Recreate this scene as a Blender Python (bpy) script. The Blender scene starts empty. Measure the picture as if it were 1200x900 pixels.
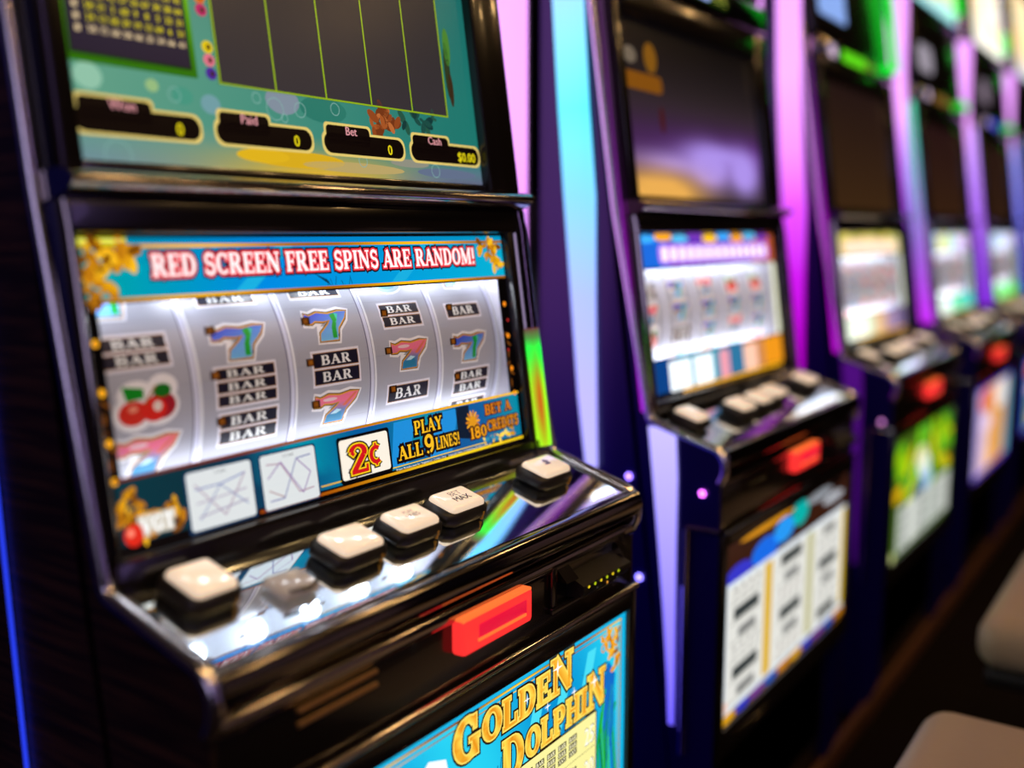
import bpy, bmesh, math, random
from math import sin, cos, pi, radians as R_
from mathutils import Vector, Matrix
from mathutils.geometry import tessellate_polygon

SC = bpy.context.scene
COL = SC.collection

# ------------------------------------------------------------------ camera, world, exposure, lights
H = 1.03                                     # camera height above the floor
CAM_F = 1220.0                               # focal length in pixels of a 1200 px wide frame
r_ = Vector((840.0, 177.0, CAM_F)).normalized()      # row direction (world X) in camera space (right, up, forward)
pit = math.atan2(177.0, CAM_F)
u_ = Vector((0, cos(pit), -sin(pit)))
r_ = (r_ - u_ * r_.dot(u_)).normalized()
n_ = r_.cross(u_)
if n_.x < 0: n_ = -n_
y_ = -n_
cam = bpy.data.cameras.new('camera')
cam_o = bpy.data.objects.new('camera', cam); COL.objects.link(cam_o)
def c2w(v): return Vector((v.dot(r_), v.dot(y_), v.dot(u_)))
cr, cu, cf = c2w(Vector((1, 0, 0))), c2w(Vector((0, 1, 0))), c2w(Vector((0, 0, 1)))
M = Matrix.Identity(4)
for i in range(3):
    M[i][0] = cr[i]; M[i][1] = cu[i]; M[i][2] = -cf[i]
M[2][3] = H
cam_o.matrix_world = M
cam.sensor_fit = 'HORIZONTAL'; cam.sensor_width = 36; cam.lens = CAM_F / 1200 * 36
cam.clip_start = 0.02; cam.clip_end = 60
cam.dof.use_dof = True; cam.dof.focus_distance = 1.01; cam.dof.aperture_fstop = 1.55
cam.dof.aperture_blades = 0
SC.camera = cam_o

vs = SC.view_settings
vs.view_transform = 'Standard'; vs.look = 'None'; vs.gamma = 1; vs.use_curve_mapping = False; vs.exposure = 0.0
SC.cycles.use_denoising = True
SC.cycles.max_bounces = 8; SC.cycles.glossy_bounces = 5; SC.cycles.diffuse_bounces = 3; SC.cycles.transparent_max_bounces = 10
SC.cycles.sample_clamp_indirect = 6.0

world = bpy.data.worlds.new('world'); SC.world = world; world.use_nodes = True
bg = world.node_tree.nodes['Background']; bg.inputs[0].default_value = (0.02, 0.012, 0.02, 1); bg.inputs[1].default_value = 0.25

def area(name, loc, direction, sx, sy, power, color, parent=None, shape='RECTANGLE'):
    l = bpy.data.lights.new(name, 'AREA'); l.shape = shape; l.size = sx; l.size_y = sy; l.energy = power; l.color = color
    o = bpy.data.objects.new(name, l); COL.objects.link(o)
    o.location = loc
    o.rotation_euler = Vector(direction).to_track_quat('-Z', 'X').to_euler()
    if parent: o.parent = parent
    return o
DOWN = (0, 0, -1)
DOWNLIGHTS = [(0.1, -0.35), (0.95, -0.35), (1.8, -0.35), (2.65, -0.35), (3.5, -0.35), (0.1, -1.5), (0.95, -1.5), (1.8, -1.5), (2.65, -1.5), (3.5, -1.5), (4.6, -0.35), (-0.8, -0.9), (-0.75, 0.1)]
for dx, dy in DOWNLIGHTS:
    area('downlight_lamp', (dx, dy, 2.685), DOWN, 0.16, 0.16, 4.5, (1.0, 0.60, 0.24), shape='DISK')
# added violet fill lamps out of view, for lavender highlights on the trim
area('cove_lamp', (1.2, -2.3, 2.35), (0, 0.75, -0.5), 4.5, 0.16, 6.0, (0.55, 0.35, 1.0))
area('cove_lamp', (-1.9, -0.6, 1.6), (1.0, 0.25, -0.15), 1.2, 1.6, 7.0, (0.66, 0.56, 1.0))

# ------------------------------------------------------------------ colour and materials
def lin(c):
    if isinstance(c, str):
        c = [int(c[i:i + 2], 16) / 255 for i in (0, 2, 4)]
    return tuple(x / 12.92 if x <= 0.04045 else ((x + 0.055) / 1.055) ** 2.4 for x in c)
def mix(a, b, t):
    t = max(0, min(1, t)); return tuple(a[i] + (b[i] - a[i]) * t for i in range(3))

def mat(name, base, rough=0.4, metal=0.0, emit=None, strength=0.0, coat=0.0, spec=0.5):
    m = bpy.data.materials.new(name); m.use_nodes = True
    b = m.node_tree.nodes['Principled BSDF']
    b.inputs['Base Color'].default_value = (*base, 1); b.inputs['Roughness'].default_value = rough; b.inputs['Metallic'].default_value = metal
    b.inputs['Coat Weight'].default_value = coat; b.inputs['Specular IOR Level'].default_value = spec
    b.inputs['Coat Roughness'].default_value = 0.06
    if emit:
        b.inputs['Emission Color'].default_value = (*emit, 1); b.inputs['Emission Strength'].default_value = strength
    return m
def art_mat(name, strength, base=0.0, rough=0.2, spec=0.4):
    """printed colours carried by the mesh; strength > 0 for backlit prints and displays"""
    m = bpy.data.materials.new(name); m.use_nodes = True
    nt = m.node_tree; b = nt.nodes['Principled BSDF']
    at = nt.nodes.new('ShaderNodeAttribute'); at.attribute_name = 'Col'
    b.inputs['Roughness'].default_value = rough; b.inputs['Specular IOR Level'].default_value = spec
    if base > 0:
        mx = nt.nodes.new('ShaderNodeMix'); mx.data_type = 'RGBA'; mx.blend_type = 'MULTIPLY'; mx.inputs[0].default_value = 1
        nt.links.new(at.outputs['Color'], mx.inputs[6]); mx.inputs[7].default_value = (base, base, base, 1)
        nt.links.new(mx.outputs[2], b.inputs['Base Color'])
    else:
        b.inputs['Base Color'].default_value = (0, 0, 0, 1)
    if strength > 0:
        nt.links.new(at.outputs['Color'], b.inputs['Emission Color']); b.inputs['Emission Strength'].default_value = strength
    return m
def noise_bump(m, scale, amount, stretch=(1, 1, 1), c0=None, c1=None):
    nt = m.node_tree; b = nt.nodes['Principled BSDF']
    tc = nt.nodes.new('ShaderNodeTexCoord'); mp = nt.nodes.new('ShaderNodeMapping'); mp.inputs['Scale'].default_value = stretch
    no = nt.nodes.new('ShaderNodeTexNoise'); no.inputs['Scale'].default_value = scale; no.inputs['Detail'].default_value = 6
    nt.links.new(tc.outputs['Object'], mp.inputs['Vector']); nt.links.new(mp.outputs['Vector'], no.inputs['Vector'])
    if c0:
        cr_ = nt.nodes.new('ShaderNodeValToRGB'); cr_.color_ramp.elements[0].color = (*c0, 1); cr_.color_ramp.elements[1].color = (*c1, 1)
        cr_.color_ramp.elements[0].position = .42; cr_.color_ramp.elements[1].position = .7
        nt.links.new(no.outputs['Fac'], cr_.inputs['Fac']); nt.links.new(cr_.outputs['Color'], b.inputs['Base Color'])
    if amount:
        bp = nt.nodes.new('ShaderNodeBump'); bp.inputs['Strength'].default_value = amount; bp.inputs['Distance'].default_value = 0.004
        nt.links.new(no.outputs['Fac'], bp.inputs['Height']); nt.links.new(bp.outputs['Normal'], b.inputs['Normal'])
    return m

MT = {}
MT['black'] = mat('black_gloss_plastic', (0.006, 0.005, 0.005), 0.22, coat=0.4)
MT['satin'] = mat('black_satin_plastic', (0.006, 0.005, 0.005), 0.42)
MT['bchrome'] = mat('black_chrome', (0.42, 0.38, 0.36), 0.10, 1.0)
MT['chrome'] = mat('chrome', (0.85, 0.82, 0.82), 0.09, 1.0)
MT['trim'] = mat('satin_chrome', (0.85, 0.82, 0.84), 0.22, 1.0)
MT['dtrim'] = mat('dark_lacquered_metal', (0.22, 0.20, 0.19), 0.10, 1.0)
MT['housing'] = mat('pale_lilac_housing', (0.55, 0.52, 0.60), 0.4)
MT['deck'] = mat('mirror_polished_deck', (0.82, 0.91, 0.98), 0.045, 1.0)
MT['wood'] = noise_bump(mat('dark_wood_laminate', (0.012, 0.006, 0.004), 0.42), 7, 0.35, (1, 1.2, 26), (0.010, 0.0045, 0.003), (0.050, 0.022, 0.014))
MT['side'] = mat('deep_blue_side_panel', (0.004, 0.001, 0.085), 0.30, coat=0.15)
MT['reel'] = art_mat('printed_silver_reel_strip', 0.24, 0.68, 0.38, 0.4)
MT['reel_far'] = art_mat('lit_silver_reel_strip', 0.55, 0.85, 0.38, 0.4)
MT['belly_far'] = art_mat('backlit_paytable_glass', 0.92, 0.0, 0.15, 0.4)
MT['reflector'] = mat('white_lamp_reflector', (0.85, 0.87, 0.9), 0.5)
MT['backlit'] = art_mat('backlit_printed_glass', 1.12, 0.0, 0.12, 0.5)
MT['backlit_far'] = art_mat('bright_backlit_glass', 1.35, 0.0, 0.15, 0.4)
MT['screen'] = art_mat('lit_display', 0.85, 0.0, 0.25, 0.3)
MT['led'] = art_mat('led_diffuser', 1.5, 0.0, 0.35, 0.3)  # gap panel diffusers, and reflections painted as glowing colour
MT['ledhot'] = art_mat('small_led', 7.0, 0.0, 0.35, 0.3)  # bolt glints painted as tiny glowing discs
MT['print'] = art_mat('ink_print', 0.0, 1.0, 0.4)
MT['cap'] = mat('ivory_button_cap', (0.82, 0.72, 0.58), 0.12, coat=0.8, emit=(1.0, 0.80, 0.60), strength=0.62)
MT['red'] = mat('red_lit_acrylic', (0.6, 0.02, 0.02), 0.25, emit=lin('ff3432'), strength=1.0)
MT['redslot'] = mat('crimson_lit_acrylic', (0.5, 0.01, 0.02), 0.3, emit=lin('e0123c'), strength=0.9)
MT['orange'] = mat('orange_lit_acrylic', (0.6, 0.08, 0.02), 0.3, emit=lin('ff7434'), strength=1.0)
MT['lampwarm'] = mat('warm_lamp_diffuser', (0.8, 0.7, 0.5), 0.4, emit=(1.0, 0.62, 0.25), strength=6)
MT['white_metal'] = mat('white_painted_metal', (0.5, 0.5, 0.5), 0.4)
MT['leather'] = noise_bump(mat('cream_vinyl', (0.36, 0.30, 0.19), 0.45), 60, 0.12)
MT['carpet'] = noise_bump(mat('dark_carpet', (0.006, 0.004, 0.004), 0.95, spec=0.1), 140, 0.5, (1, 1, 1), (0.003, 0.002, 0.002), (0.012, 0.006, 0.005))
MT['wall'] = mat('dark_wall_paint', (0.012, 0.008, 0.012), 0.8)
MT['ceil'] = mat('dark_ceiling_paint', (0.02, 0.015, 0.018), 0.9)
MT['basewood'] = mat('brown_wood_trim', (0.11, 0.045, 0.022), 0.5)
MT['plastic_clear'] = mat('clear_plastic', (0.95, 0.97, 1.0), 0.06); MT['plastic_clear'].node_tree.nodes['Principled BSDF'].inputs['Transmission Weight'].default_value = .45
pane = bpy.data.materials.new('thin_clear_glass'); pane.use_nodes = True
nt = pane.node_tree; nt.nodes.clear()
o_ = nt.nodes.new('ShaderNodeOutputMaterial'); mxs = nt.nodes.new('ShaderNodeMixShader'); tr = nt.nodes.new('ShaderNodeBsdfTransparent'); gl = nt.nodes.new('ShaderNodeBsdfGlossy')
gl.inputs['Roughness'].default_value = 0.03; lw = nt.nodes.new('ShaderNodeLayerWeight'); lw.inputs['Blend'].default_value = .5; fr = nt.nodes.new('ShaderNodeMath'); fr.operation = 'POWER'; fr.inputs[1].default_value = 4.0; nt.links.new(lw.outputs['Facing'], fr.inputs[0]); f2_ = nt.nodes.new('ShaderNodeMath'); f2_.operation = 'MULTIPLY_ADD'; f2_.inputs[1].default_value = .35; f2_.inputs[2].default_value = .015; nt.links.new(fr.outputs[0], f2_.inputs[0]); fr = f2_
nt.links.new(fr.outputs[0], mxs.inputs[0]); nt.links.new(tr.outputs[0], mxs.inputs[1]); nt.links.new(gl.outputs[0], mxs.inputs[2]); nt.links.new(mxs.outputs[0], o_.inputs[0])
MT['pane'] = pane

# ------------------------------------------------------------------ mesh helpers
def ident(x, y, z): return Vector((x, y, z))
class MB:
    """collects shapes into ONE mesh"""
    def __init__(s): s.v = []; s.f = []; s.mi = []; s.mats = []
    def _m(s, m):
        if m is None: return 0
        if m not in s.mats: s.mats.append(m)
        return s.mats.index(m)
    def add(s, verts, faces, m=None, fn=ident):
        o = len(s.v); k = s._m(m)
        s.v += [fn(*p) for p in verts]
        for f in faces: s.f.append([i + o for i in f]); s.mi.append(k)
        return s
    def bm(s, bm, m=None, fn=ident):
        bm.verts.index_update()
        s.add([tuple(v.co) for v in bm.verts], [[v.index for v in f.verts] for f in bm.faces], m, fn); bm.free(); return s
    def box(s, x0, x1, y0, y1, z0, z1, bev=0.0, m=None, fn=ident, seg=2):
        bm = bmesh.new(); bmesh.ops.create_cube(bm, size=1)
        for v in bm.verts: v.co = Vector((x0 + (v.co.x + .5) * (x1 - x0), y0 + (v.co.y + .5) * (y1 - y0), z0 + (v.co.z + .5) * (z1 - z0)))
        if bev > 0: bmesh.ops.bevel(bm, geom=bm.edges[:], offset=bev, segments=seg, profile=.5, affect='EDGES', clamp_overlap=True)
        return s.bm(bm, m, fn)
    def prism(s, poly, x0, x1, m=None, fn=ident, bev=0.0, axis='x'):
        """polygon in (y, z) extruded along x"""
        n = len(poly)
        bm = bmesh.new()
        a = [bm.verts.new((x0, p[0], p[1])) for p in poly]; b = [bm.verts.new((x1, p[0], p[1])) for p in poly]
        bm.faces.new(a[::-1]); bm.faces.new(b)
        for i in range(n): bm.faces.new((a[i], a[(i + 1) % n], b[(i + 1) % n], b[i]))
        bmesh.ops.recalc_face_normals(bm, faces=bm.faces[:])
        if bev: bmesh.ops.bevel(bm, geom=bm.edges[:], offset=bev, segments=2, profile=.5, affect='EDGES', clamp_overlap=True)
        if axis == 'h':     # polygon in (x, v) extruded along h
            f2 = fn; fn = lambda x, y, z: f2(y, z, x)
        return s.bm(bm, m, fn)
    def tube(s, pts, r, n=10, m=None, fn=ident, closed=False):
        pts = [Vector(p) for p in pts]; N = len(pts); vs_ = []; fs = []
        for i, p in enumerate(pts):
            if closed: d = (pts[(i + 1) % N] - pts[i - 1])
            else: d = (pts[min(i + 1, N - 1)] - pts[max(i - 1, 0)])
            d.normalize(); a = Vector((1, 0, 0)) if abs(d.x) < .8 else Vector((0, 0, 1))
            e1 = d.cross(a).normalized(); e2 = d.cross(e1)
            rr = r[i] if isinstance(r, (list, tuple)) else r
            for k in range(n):
                t = 2 * pi * k / n; vs_.append(tuple(p + e1 * (rr * cos(t)) + e2 * (rr * sin(t))))
        for i in range(N if closed else N - 1):
            j = (i + 1) % N
            for k in range(n): fs.append((i * n + k, i * n + (k + 1) % n, j * n + (k + 1) % n, j * n + k))
        if not closed: fs += [tuple(range(n))[::-1], tuple((N - 1) * n + k for k in range(n))]
        return s.add(vs_, fs, m, fn)
    def lathe(s, prof, n=24, c=(0, 0, 0), m=None, fn=ident):
        vs_ = []; fs = []
        for (r, z) in prof:
            for k in range(n):
                t = 2 * pi * k / n; vs_.append((c[0] + r * cos(t), c[1] + r * sin(t), c[2] + z))
        for i in range(len(prof) - 1):
            for k in range(n): fs.append((i * n + k, i * n + (k + 1) % n, (i + 1) * n + (k + 1) % n, (i + 1) * n + k))
        fs += [tuple(range(n))[::-1], tuple((len(prof) - 1) * n + k for k in range(n))]
        return s.add(vs_, fs, m, fn)
    def ball(s, c, r, m=None, fn=ident, sc=(1, 1, 1)):
        bm = bmesh.new(); bmesh.ops.create_uvsphere(bm, u_segments=12, v_segments=8, radius=r)
        for v in bm.verts: v.co = Vector((v.co.x * sc[0] + c[0], v.co.y * sc[1] + c[1], v.co.z * sc[2] + c[2]))
        return s.bm(bm, m, fn)
    def build(s, name, m, parent=None, smooth=True, ang=40):
        me = bpy.data.meshes.new(name); me.from_pydata([tuple(v) for v in s.v], [], s.f)
        mats = [m] + [x for x in s.mats] if m else s.mats
        for x in mats: me.materials.append(x)
        off = 1 if m else 0
        for p, k in zip(me.polygons, s.mi): p.material_index = k + off if s.mats else 0
        if smooth and me.polygons:
            me.polygons.foreach_set('use_smooth', [True] * len(me.polygons)); me.set_sharp_from_angle(angle=R_(ang))
        me.update()
        o = bpy.data.objects.new(name, me); COL.objects.link(o)
        if parent: o.parent = parent
        return o
# materials given per shape override the build material: index 0 is the build material
class MBM(MB):
    def _m(s, m):
        if m not in s.mats: s.mats.append(m)
        return s.mats.index(m)

def tag(o, label=None, cat=None, group=None, kind=None):
    if label: o['label'] = label
    if cat: o['category'] = cat
    if group: o['group'] = group
    if kind: o['kind'] = kind
    return o
def empty(name, loc):
    o = bpy.data.objects.new(name, None); COL.objects.link(o); o.location = loc; o.empty_display_size = .1; return o

# ------------------------------------------------------------------ flat artwork (prints and displays), colours per corner
_fontcache = {}
def bfont(text):
    if text in _fontcache: return _fontcache[text]
    cu = bpy.data.curves.new('txt', 'FONT'); cu.body = text; cu.size = 1.0; cu.resolution_u = 2
    o = bpy.data.objects.new('txt', cu); COL.objects.link(o)
    dg = bpy.context.evaluated_depsgraph_get(); dg.update()
    me = bpy.data.meshes.new_from_object(o.evaluated_get(dg))
    vs_ = [(v.co.x, v.co.y) for v in me.vertices]; fs = [tuple(p.vertices) for p in me.polygons]
    bpy.data.objects.remove(o); bpy.data.meshes.remove(me); bpy.data.curves.remove(cu)
    w = max([p[0] for p in vs_] or [0]); _fontcache[text] = (vs_, fs, w); return _fontcache[text]

# a bold seriffed alphabet drawn with strokes: 'l' = straight stroke, 'a' = elliptical arc (thin top and bottom, thick sides)
T_, t_ = .24, .10
def ser(x, y, w=.2): return ('l', x - w, y, x + w, y, .09)
GLY = {
 'A': (.95, [('l', .14, .03, .45, .98, .11), ('l', .42, .98, .78, .03, T_), ('l', .25, .33, .62, .33, .09), ser(.12, .045, .15), ser(.78, .045, .19)]),
 'B': (.86, [('l', .2, 0, .2, 1, T_), ('l', .02, .955, .45, .955, t_), ('l', .2, .52, .48, .52, t_), ('l', .02, .045, .48, .045, t_), ('a', .45, .737, .21, .218, -90, 90, T_), ('a', .47, .28, .25, .235, -90, 90, T_)]),
 'C': (.86, [('a', .47, .5, .34, .455, 45, 315, T_), ('l', .74, .66, .74, .97, .09), ('l', .74, .2, .68, .12, .1)]),
 'D': (.96, [('l', .2, 0, .2, 1, T_), ('l', .02, .955, .42, .955, t_), ('l', .02, .045, .42, .045, t_), ('a', .42, .5, .36, .455, -90, 90, T_)]),
 'E': (.82, [('l', .2, 0, .2, 1, T_), ('l', .02, .955, .7, .955, t_), ('l', .2, .5, .55, .5, t_), ('l', .02, .045, .74, .045, t_), ('l', .69, .7, .69, 1, .09), ('l', .73, 0, .73, .3, .09), ('l', .54, .37, .54, .63, .08)]),
 'F': (.78, [('l', .2, 0, .2, 1, T_), ('l', .02, .955, .7, .955, t_), ('l', .2, .5, .55, .5, t_), ('l', .02, .045, .4, .045, t_), ('l', .69, .7, .69, 1, .09), ('l', .54, .37, .54, .63, .08)]),
 'G': (.96, [('a', .47, .5, .34, .455, 45, 315, T_), ('l', .74, .66, .74, .97, .09), ('l', .74, .03, .74, .44, .2), ('l', .55, .44, .9, .44, .09)]),
 'H': (1.06, [('l', .22, 0, .22, 1, T_), ('l', .82, 0, .82, 1, T_), ('l', .22, .5, .82, .5, t_), ser(.22, .955), ser(.22, .045), ser(.82, .955), ser(.82, .045)]),
 'I': (.48, [('l', .23, 0, .23, 1, T_), ser(.23, .955), ser(.23, .045)]),
 'L': (.78, [('l', .2, 0, .2, 1, T_), ser(.2, .955), ('l', .02, .045, .7, .045, t_), ('l', .7, 0, .7, .34, .09)]),
 'M': (1.22, [('l', .16, 0, .16, 1, .11), ('l', .2, .98, .58, .06, T_), ('l', .58, .06, .96, .98, .11), ('l', 1.0, 0, 1.0, 1, T_), ser(.16, .045, .15), ser(1.0, .045), ser(.12, .955, .12), ser(1.04, .955, .16)]),
 'N': (1.02, [('l', .17, 0, .17, 1, .11), ('l', .17, .97, .82, .04, T_), ('l', .82, 0, .82, 1, .11), ser(.17, .045, .16), ser(.12, .955, .14), ser(.82, .955, .17)]),
 'O': (.98, [('a', .48, .5, .35, .455, 0, 360, T_)]),
 'P': (.84, [('l', .2, 0, .2, 1, T_), ('l', .02, .955, .45, .955, t_), ('l', .2, .48, .45, .48, t_), ser(.2, .045), ('a', .45, .717, .22, .238, -90, 90, T_)]),
 'R': (.96, [('l', .2, 0, .2, 1, T_), ('l', .02, .955, .45, .955, t_), ('l', .2, .5, .45, .5, t_), ser(.2, .045), ('a', .45, .727, .21, .228, -90, 90, T_), ('l', .45, .5, .76, .04, T_), ser(.82, .045, .12)]),
 'S': (.78, [('a', .39, .735, .24, .215, 25, 270, .17), ('a', .40, .275, .26, .235, 90, -160, .17), ('l', .65, .7, .65, .96, .09), ('l', .12, .05, .12, .32, .09)]),
 'T': (.84, [('l', .41, 0, .41, 1, T_), ('l', .06, .955, .76, .955, t_), ('l', .06, .7, .06, 1, .09), ('l', .76, .7, .76, 1, .09), ser(.41, .045)]),
 'V': (.92, [('l', .14, .97, .46, .02, T_), ('l', .46, .02, .78, .97, .11), ser(.14, .955, .17), ser(.78, .955, .15)]),
 'Y': (.90, [('l', .12, .97, .44, .48, T_), ('l', .44, .48, .76, .97, .11), ('l', .44, 0, .44, .5, T_), ser(.14, .955, .16), ser(.76, .955, .14), ser(.44, .045)]),
 '!': (.42, [('l', .2, .33, .2, 1, .2), ('l', .2, 0, .2, .18, .2)]),
 '0': (.74, [('a', .36, .5, .25, .455, 0, 360, .2)]),
 '1': (.5, [('l', .25, 0, .25, 1, .22), ser(.25, .045), ('l', .08, .82, .25, .95, .1)]),
 '2': (.78, [('a', .36, .72, .25, .235, -25, 170, .2), ('l', .57, .63, .13, .06, .19), ('l', .06, .06, .68, .06, .13), ('l', .66, 0, .66, .26, .09), ('l', .12, .66, .2, .74, .16)]),
 '8': (.76, [('a', .37, .74, .22, .215, 0, 360, .17), ('a', .37, .27, .26, .23, 0, 360, .18)]),
 '9': (.78, [('a', .38, .67, .25, .285, 0, 360, .19), ('a', .33, .5, .32, .455, -75, 15, .18), ('l', .16, .1, .3, .03, .13)]),
 'c': (.62, [('a', .32, .45, .22, .30, 50, 310, .17), ('l', .32, .0, .32, .2, .09), ('l', .32, .72, .32, .92, .09)]),
 ' ': (.42, []),
}
def strokes(ch, grow=0.0):
    out = []
    for p in GLY[ch][1]:
        if p[0] == 'l':
            _, x0, y0, x1, y1, w = p
            d = math.hypot(x1 - x0, y1 - y0); ux, uy = (x1 - x0) / d, (y1 - y0) / d; w2 = w / 2 + grow
            x0 -= ux * grow; y0 -= uy * grow; x1 += ux * grow; y1 += uy * grow
            out.append([(x0 - uy * w2, y0 + ux * w2), (x0 + uy * w2, y0 - ux * w2), (x1 + uy * w2, y1 - ux * w2), (x1 - uy * w2, y1 + ux * w2)])
        else:
            _, cx, cy, rx, ry, a0, a1, W = p; n = max(6, int(abs(a1 - a0) / 18))
            uni = W < .2
            prev = None
            for i in range(n + 1):
                a = R_(a0 + (a1 - a0) * i / n)
                w = (W if uni else t_ + (W - t_) * abs(cos(a)) ** 1.3) / 2 + grow
                o1 = (cx + (rx + w) * cos(a), cy + (ry + w) * sin(a)); o2 = (cx + max(.01, rx - w) * cos(a), cy + max(.01, ry - w) * sin(a))
                if prev: out.append([prev[0], prev[1], o2, o1])
                prev = (o1, o2)
    return out
def swidth(text, sp=.04): return sum(GLY[c][0] + sp for c in text)

class Art:
    def __init__(s): s.t = []
    def tri(s, pts, col, lay):
        cs = [lin(col(*p)) if callable(col) else None for p in pts]
        if not callable(col):
            c = lin(col); cs = [c] * len(pts)
        s.t.append((pts, cs, lay)); return s
    def poly(s, pts, col, lay=1):
        if len(pts) <= 3: return s.tri(pts, col, lay)
        for t in tessellate_polygon([[Vector((p[0], p[1], 0)) for p in pts]]): s.tri([pts[i] for i in t], col, lay)
        return s
    def rect(s, x0, y0, x1, y1, col, lay=1): return s.poly([(x0, y0), (x1, y0), (x1, y1), (x0, y1)], col, lay)
    def rr(s, x0, y0, x1, y1, r, col, lay=1, n=5):
        pts = []
        for cx, cy, a in ((x1 - r, y0 + r, -90), (x1 - r, y1 - r, 0), (x0 + r, y1 - r, 90), (x0 + r, y0 + r, 180)):
            for i in range(n + 1): t = R_(a + 90 * i / n); pts.append((cx + r * cos(t), cy + r * sin(t)))
        return s.poly(pts, col, lay)
    def frame(s, x0, y0, x1, y1, w, col, lay=1):
        s.rect(x0, y0, x1, y0 + w, col, lay); s.rect(x0, y1 - w, x1, y1, col, lay); s.rect(x0, y0 + w, x0 + w, y1 - w, col, lay); return s.rect(x1 - w, y0 + w, x1, y1 - w, col, lay)
    def ell(s, cx, cy, rx, ry, col, lay=1, n=18, rot=0):
        c, d = cos(rot), sin(rot)
        return s.poly([(cx + rx * cos(2 * pi * i / n) * c - ry * sin(2 * pi * i / n) * d, cy + rx * cos(2 * pi * i / n) * d + ry * sin(2 * pi * i / n) * c) for i in range(n)], col, lay)
    def ring(s, cx, cy, r, w, col, lay=1, n=18, a0=0, a1=360):
        for i in range(n):
            a, b = R_(a0 + (a1 - a0) * i / n), R_(a0 + (a1 - a0) * (i + 1) / n)
            s.poly([(cx + r * cos(a), cy + r * sin(a)), (cx + r * cos(b), cy + r * sin(b)), (cx + (r - w) * cos(b), cy + (r - w) * sin(b)), (cx + (r - w) * cos(a), cy + (r - w) * sin(a))], col, lay)
        return s
    def line(s, pts, w, col, lay=1):
        for (x0, y0), (x1, y1) in zip(pts, pts[1:]):
            d = math.hypot(x1 - x0, y1 - y0) or 1; ux, uy = (x1 - x0) / d * w / 2, (y1 - y0) / d * w / 2
            s.poly([(x0 - uy, y0 + ux), (x0 + uy, y0 - ux), (x1 + uy, y1 - ux), (x1 - uy, y1 + ux)], col, lay)
        return s
    def grid(s, x0, y0, x1, y1, nx, ny, col, lay=0):
        for i in range(nx):
            for j in range(ny):
                s.rect(x0 + (x1 - x0) * i / nx, y0 + (y1 - y0) * j / ny, x0 + (x1 - x0) * (i + 1) / nx, y0 + (y1 - y0) * (j + 1) / ny, col, lay)
        return s
    def text(s, txt, x, y, h, col, lay=2, w=None, align='l'):
        """plain sans lettering; h = cap height, w = total width"""
        vs_, fs, tw = bfont(txt); k = h / .70; kx = (w / tw) if w else k
        ox = {'l': 0, 'c': -tw * kx / 2, 'r': -tw * kx}[align]
        for f in fs:
            s.poly([(x + ox + vs_[i][0] * kx, y + vs_[i][1] * k) for i in f], col, lay)
        return s
    def stext(s, txt, x, y, h, w, col, lay=3, outlines=(), shear=0.0, sp=.04, hs=None, ys=None, shadow=None):
        """seriffed lettering; w = total width; outlines = [(grow in cap heights, colour)] drawn below"""
        hs = hs or [1.0] * len(txt); ys = ys or [0.0] * len(txt)
        tot = sum((GLY[c][0] + sp) * q for c, q in zip(txt, hs)); kx = w / tot; cx = x
        for c, q, yo in zip(txt, hs, ys):
            def tf(p, dx=0, dy=0): return (cx + (p[0] * kx * q) + (p[1]) * h * shear + dx, y + yo * h + p[1] * h * q + dy)
            k = lay + len(outlines)
            for st in strokes(c): s.poly([tf(p) for p in st], col, k)
            for i, (g, oc) in enumerate(outlines):
                for st in strokes(c, g / q): s.poly([tf(p) for p in st], oc, k - 1 - i)
            if shadow:
                for st in strokes(c, .05): s.poly([tf(p, shadow[0], shadow[1]) for p in st], shadow[2], lay - 1)
            cx += (GLY[c][0] + sp) * kx * q
        return s
    def build(s, name, fn, m, parent, dz=.00012, maxe=None):
        V = []; F = []; C = []
        def emit(pts, cs, lay):
            if maxe:
                es = [math.hypot(pts[i][0] - pts[(i + 1) % 3][0], pts[i][1] - pts[(i + 1) % 3][1]) for i in range(3)] if len(pts) == 3 else [0]
                k = max(range(len(es)), key=lambda i: es[i])
                if es[k] > maxe:
                    a, b, c = k, (k + 1) % 3, (k + 2) % 3
                    mp = ((pts[a][0] + pts[b][0]) / 2, (pts[a][1] + pts[b][1]) / 2); mc = mix(cs[a], cs[b], .5)
                    emit([pts[a], mp, pts[c]], [cs[a], mc, cs[c]], lay); emit([mp, pts[b], pts[c]], [mc, cs[b], cs[c]], lay); return
            ar = sum(pts[i][0] * pts[(i + 1) % len(pts)][1] - pts[(i + 1) % len(pts)][0] * pts[i][1] for i in range(len(pts)))
            if ar < 0: pts = pts[::-1]; cs = cs[::-1]
            o = len(V); V.extend(tuple(fn(p[0], p[1], lay * dz)) for p in pts); F.append(list(range(o, o + len(pts)))); C.extend(cs)
        for t in s.t: emit(*t)
        me = bpy.data.meshes.new(name); me.from_pydata(V, [], F)
        ca = me.color_attributes.new('Col', 'FLOAT_COLOR', 'CORNER')
        ca.data.foreach_set('color', [x for c in C for x in (*c, 1.0)])
        me.materials.append(m); me.update()
        o = bpy.data.objects.new(name, me); COL.objects.link(o)
        if parent: o.parent = parent
        return o

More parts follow.
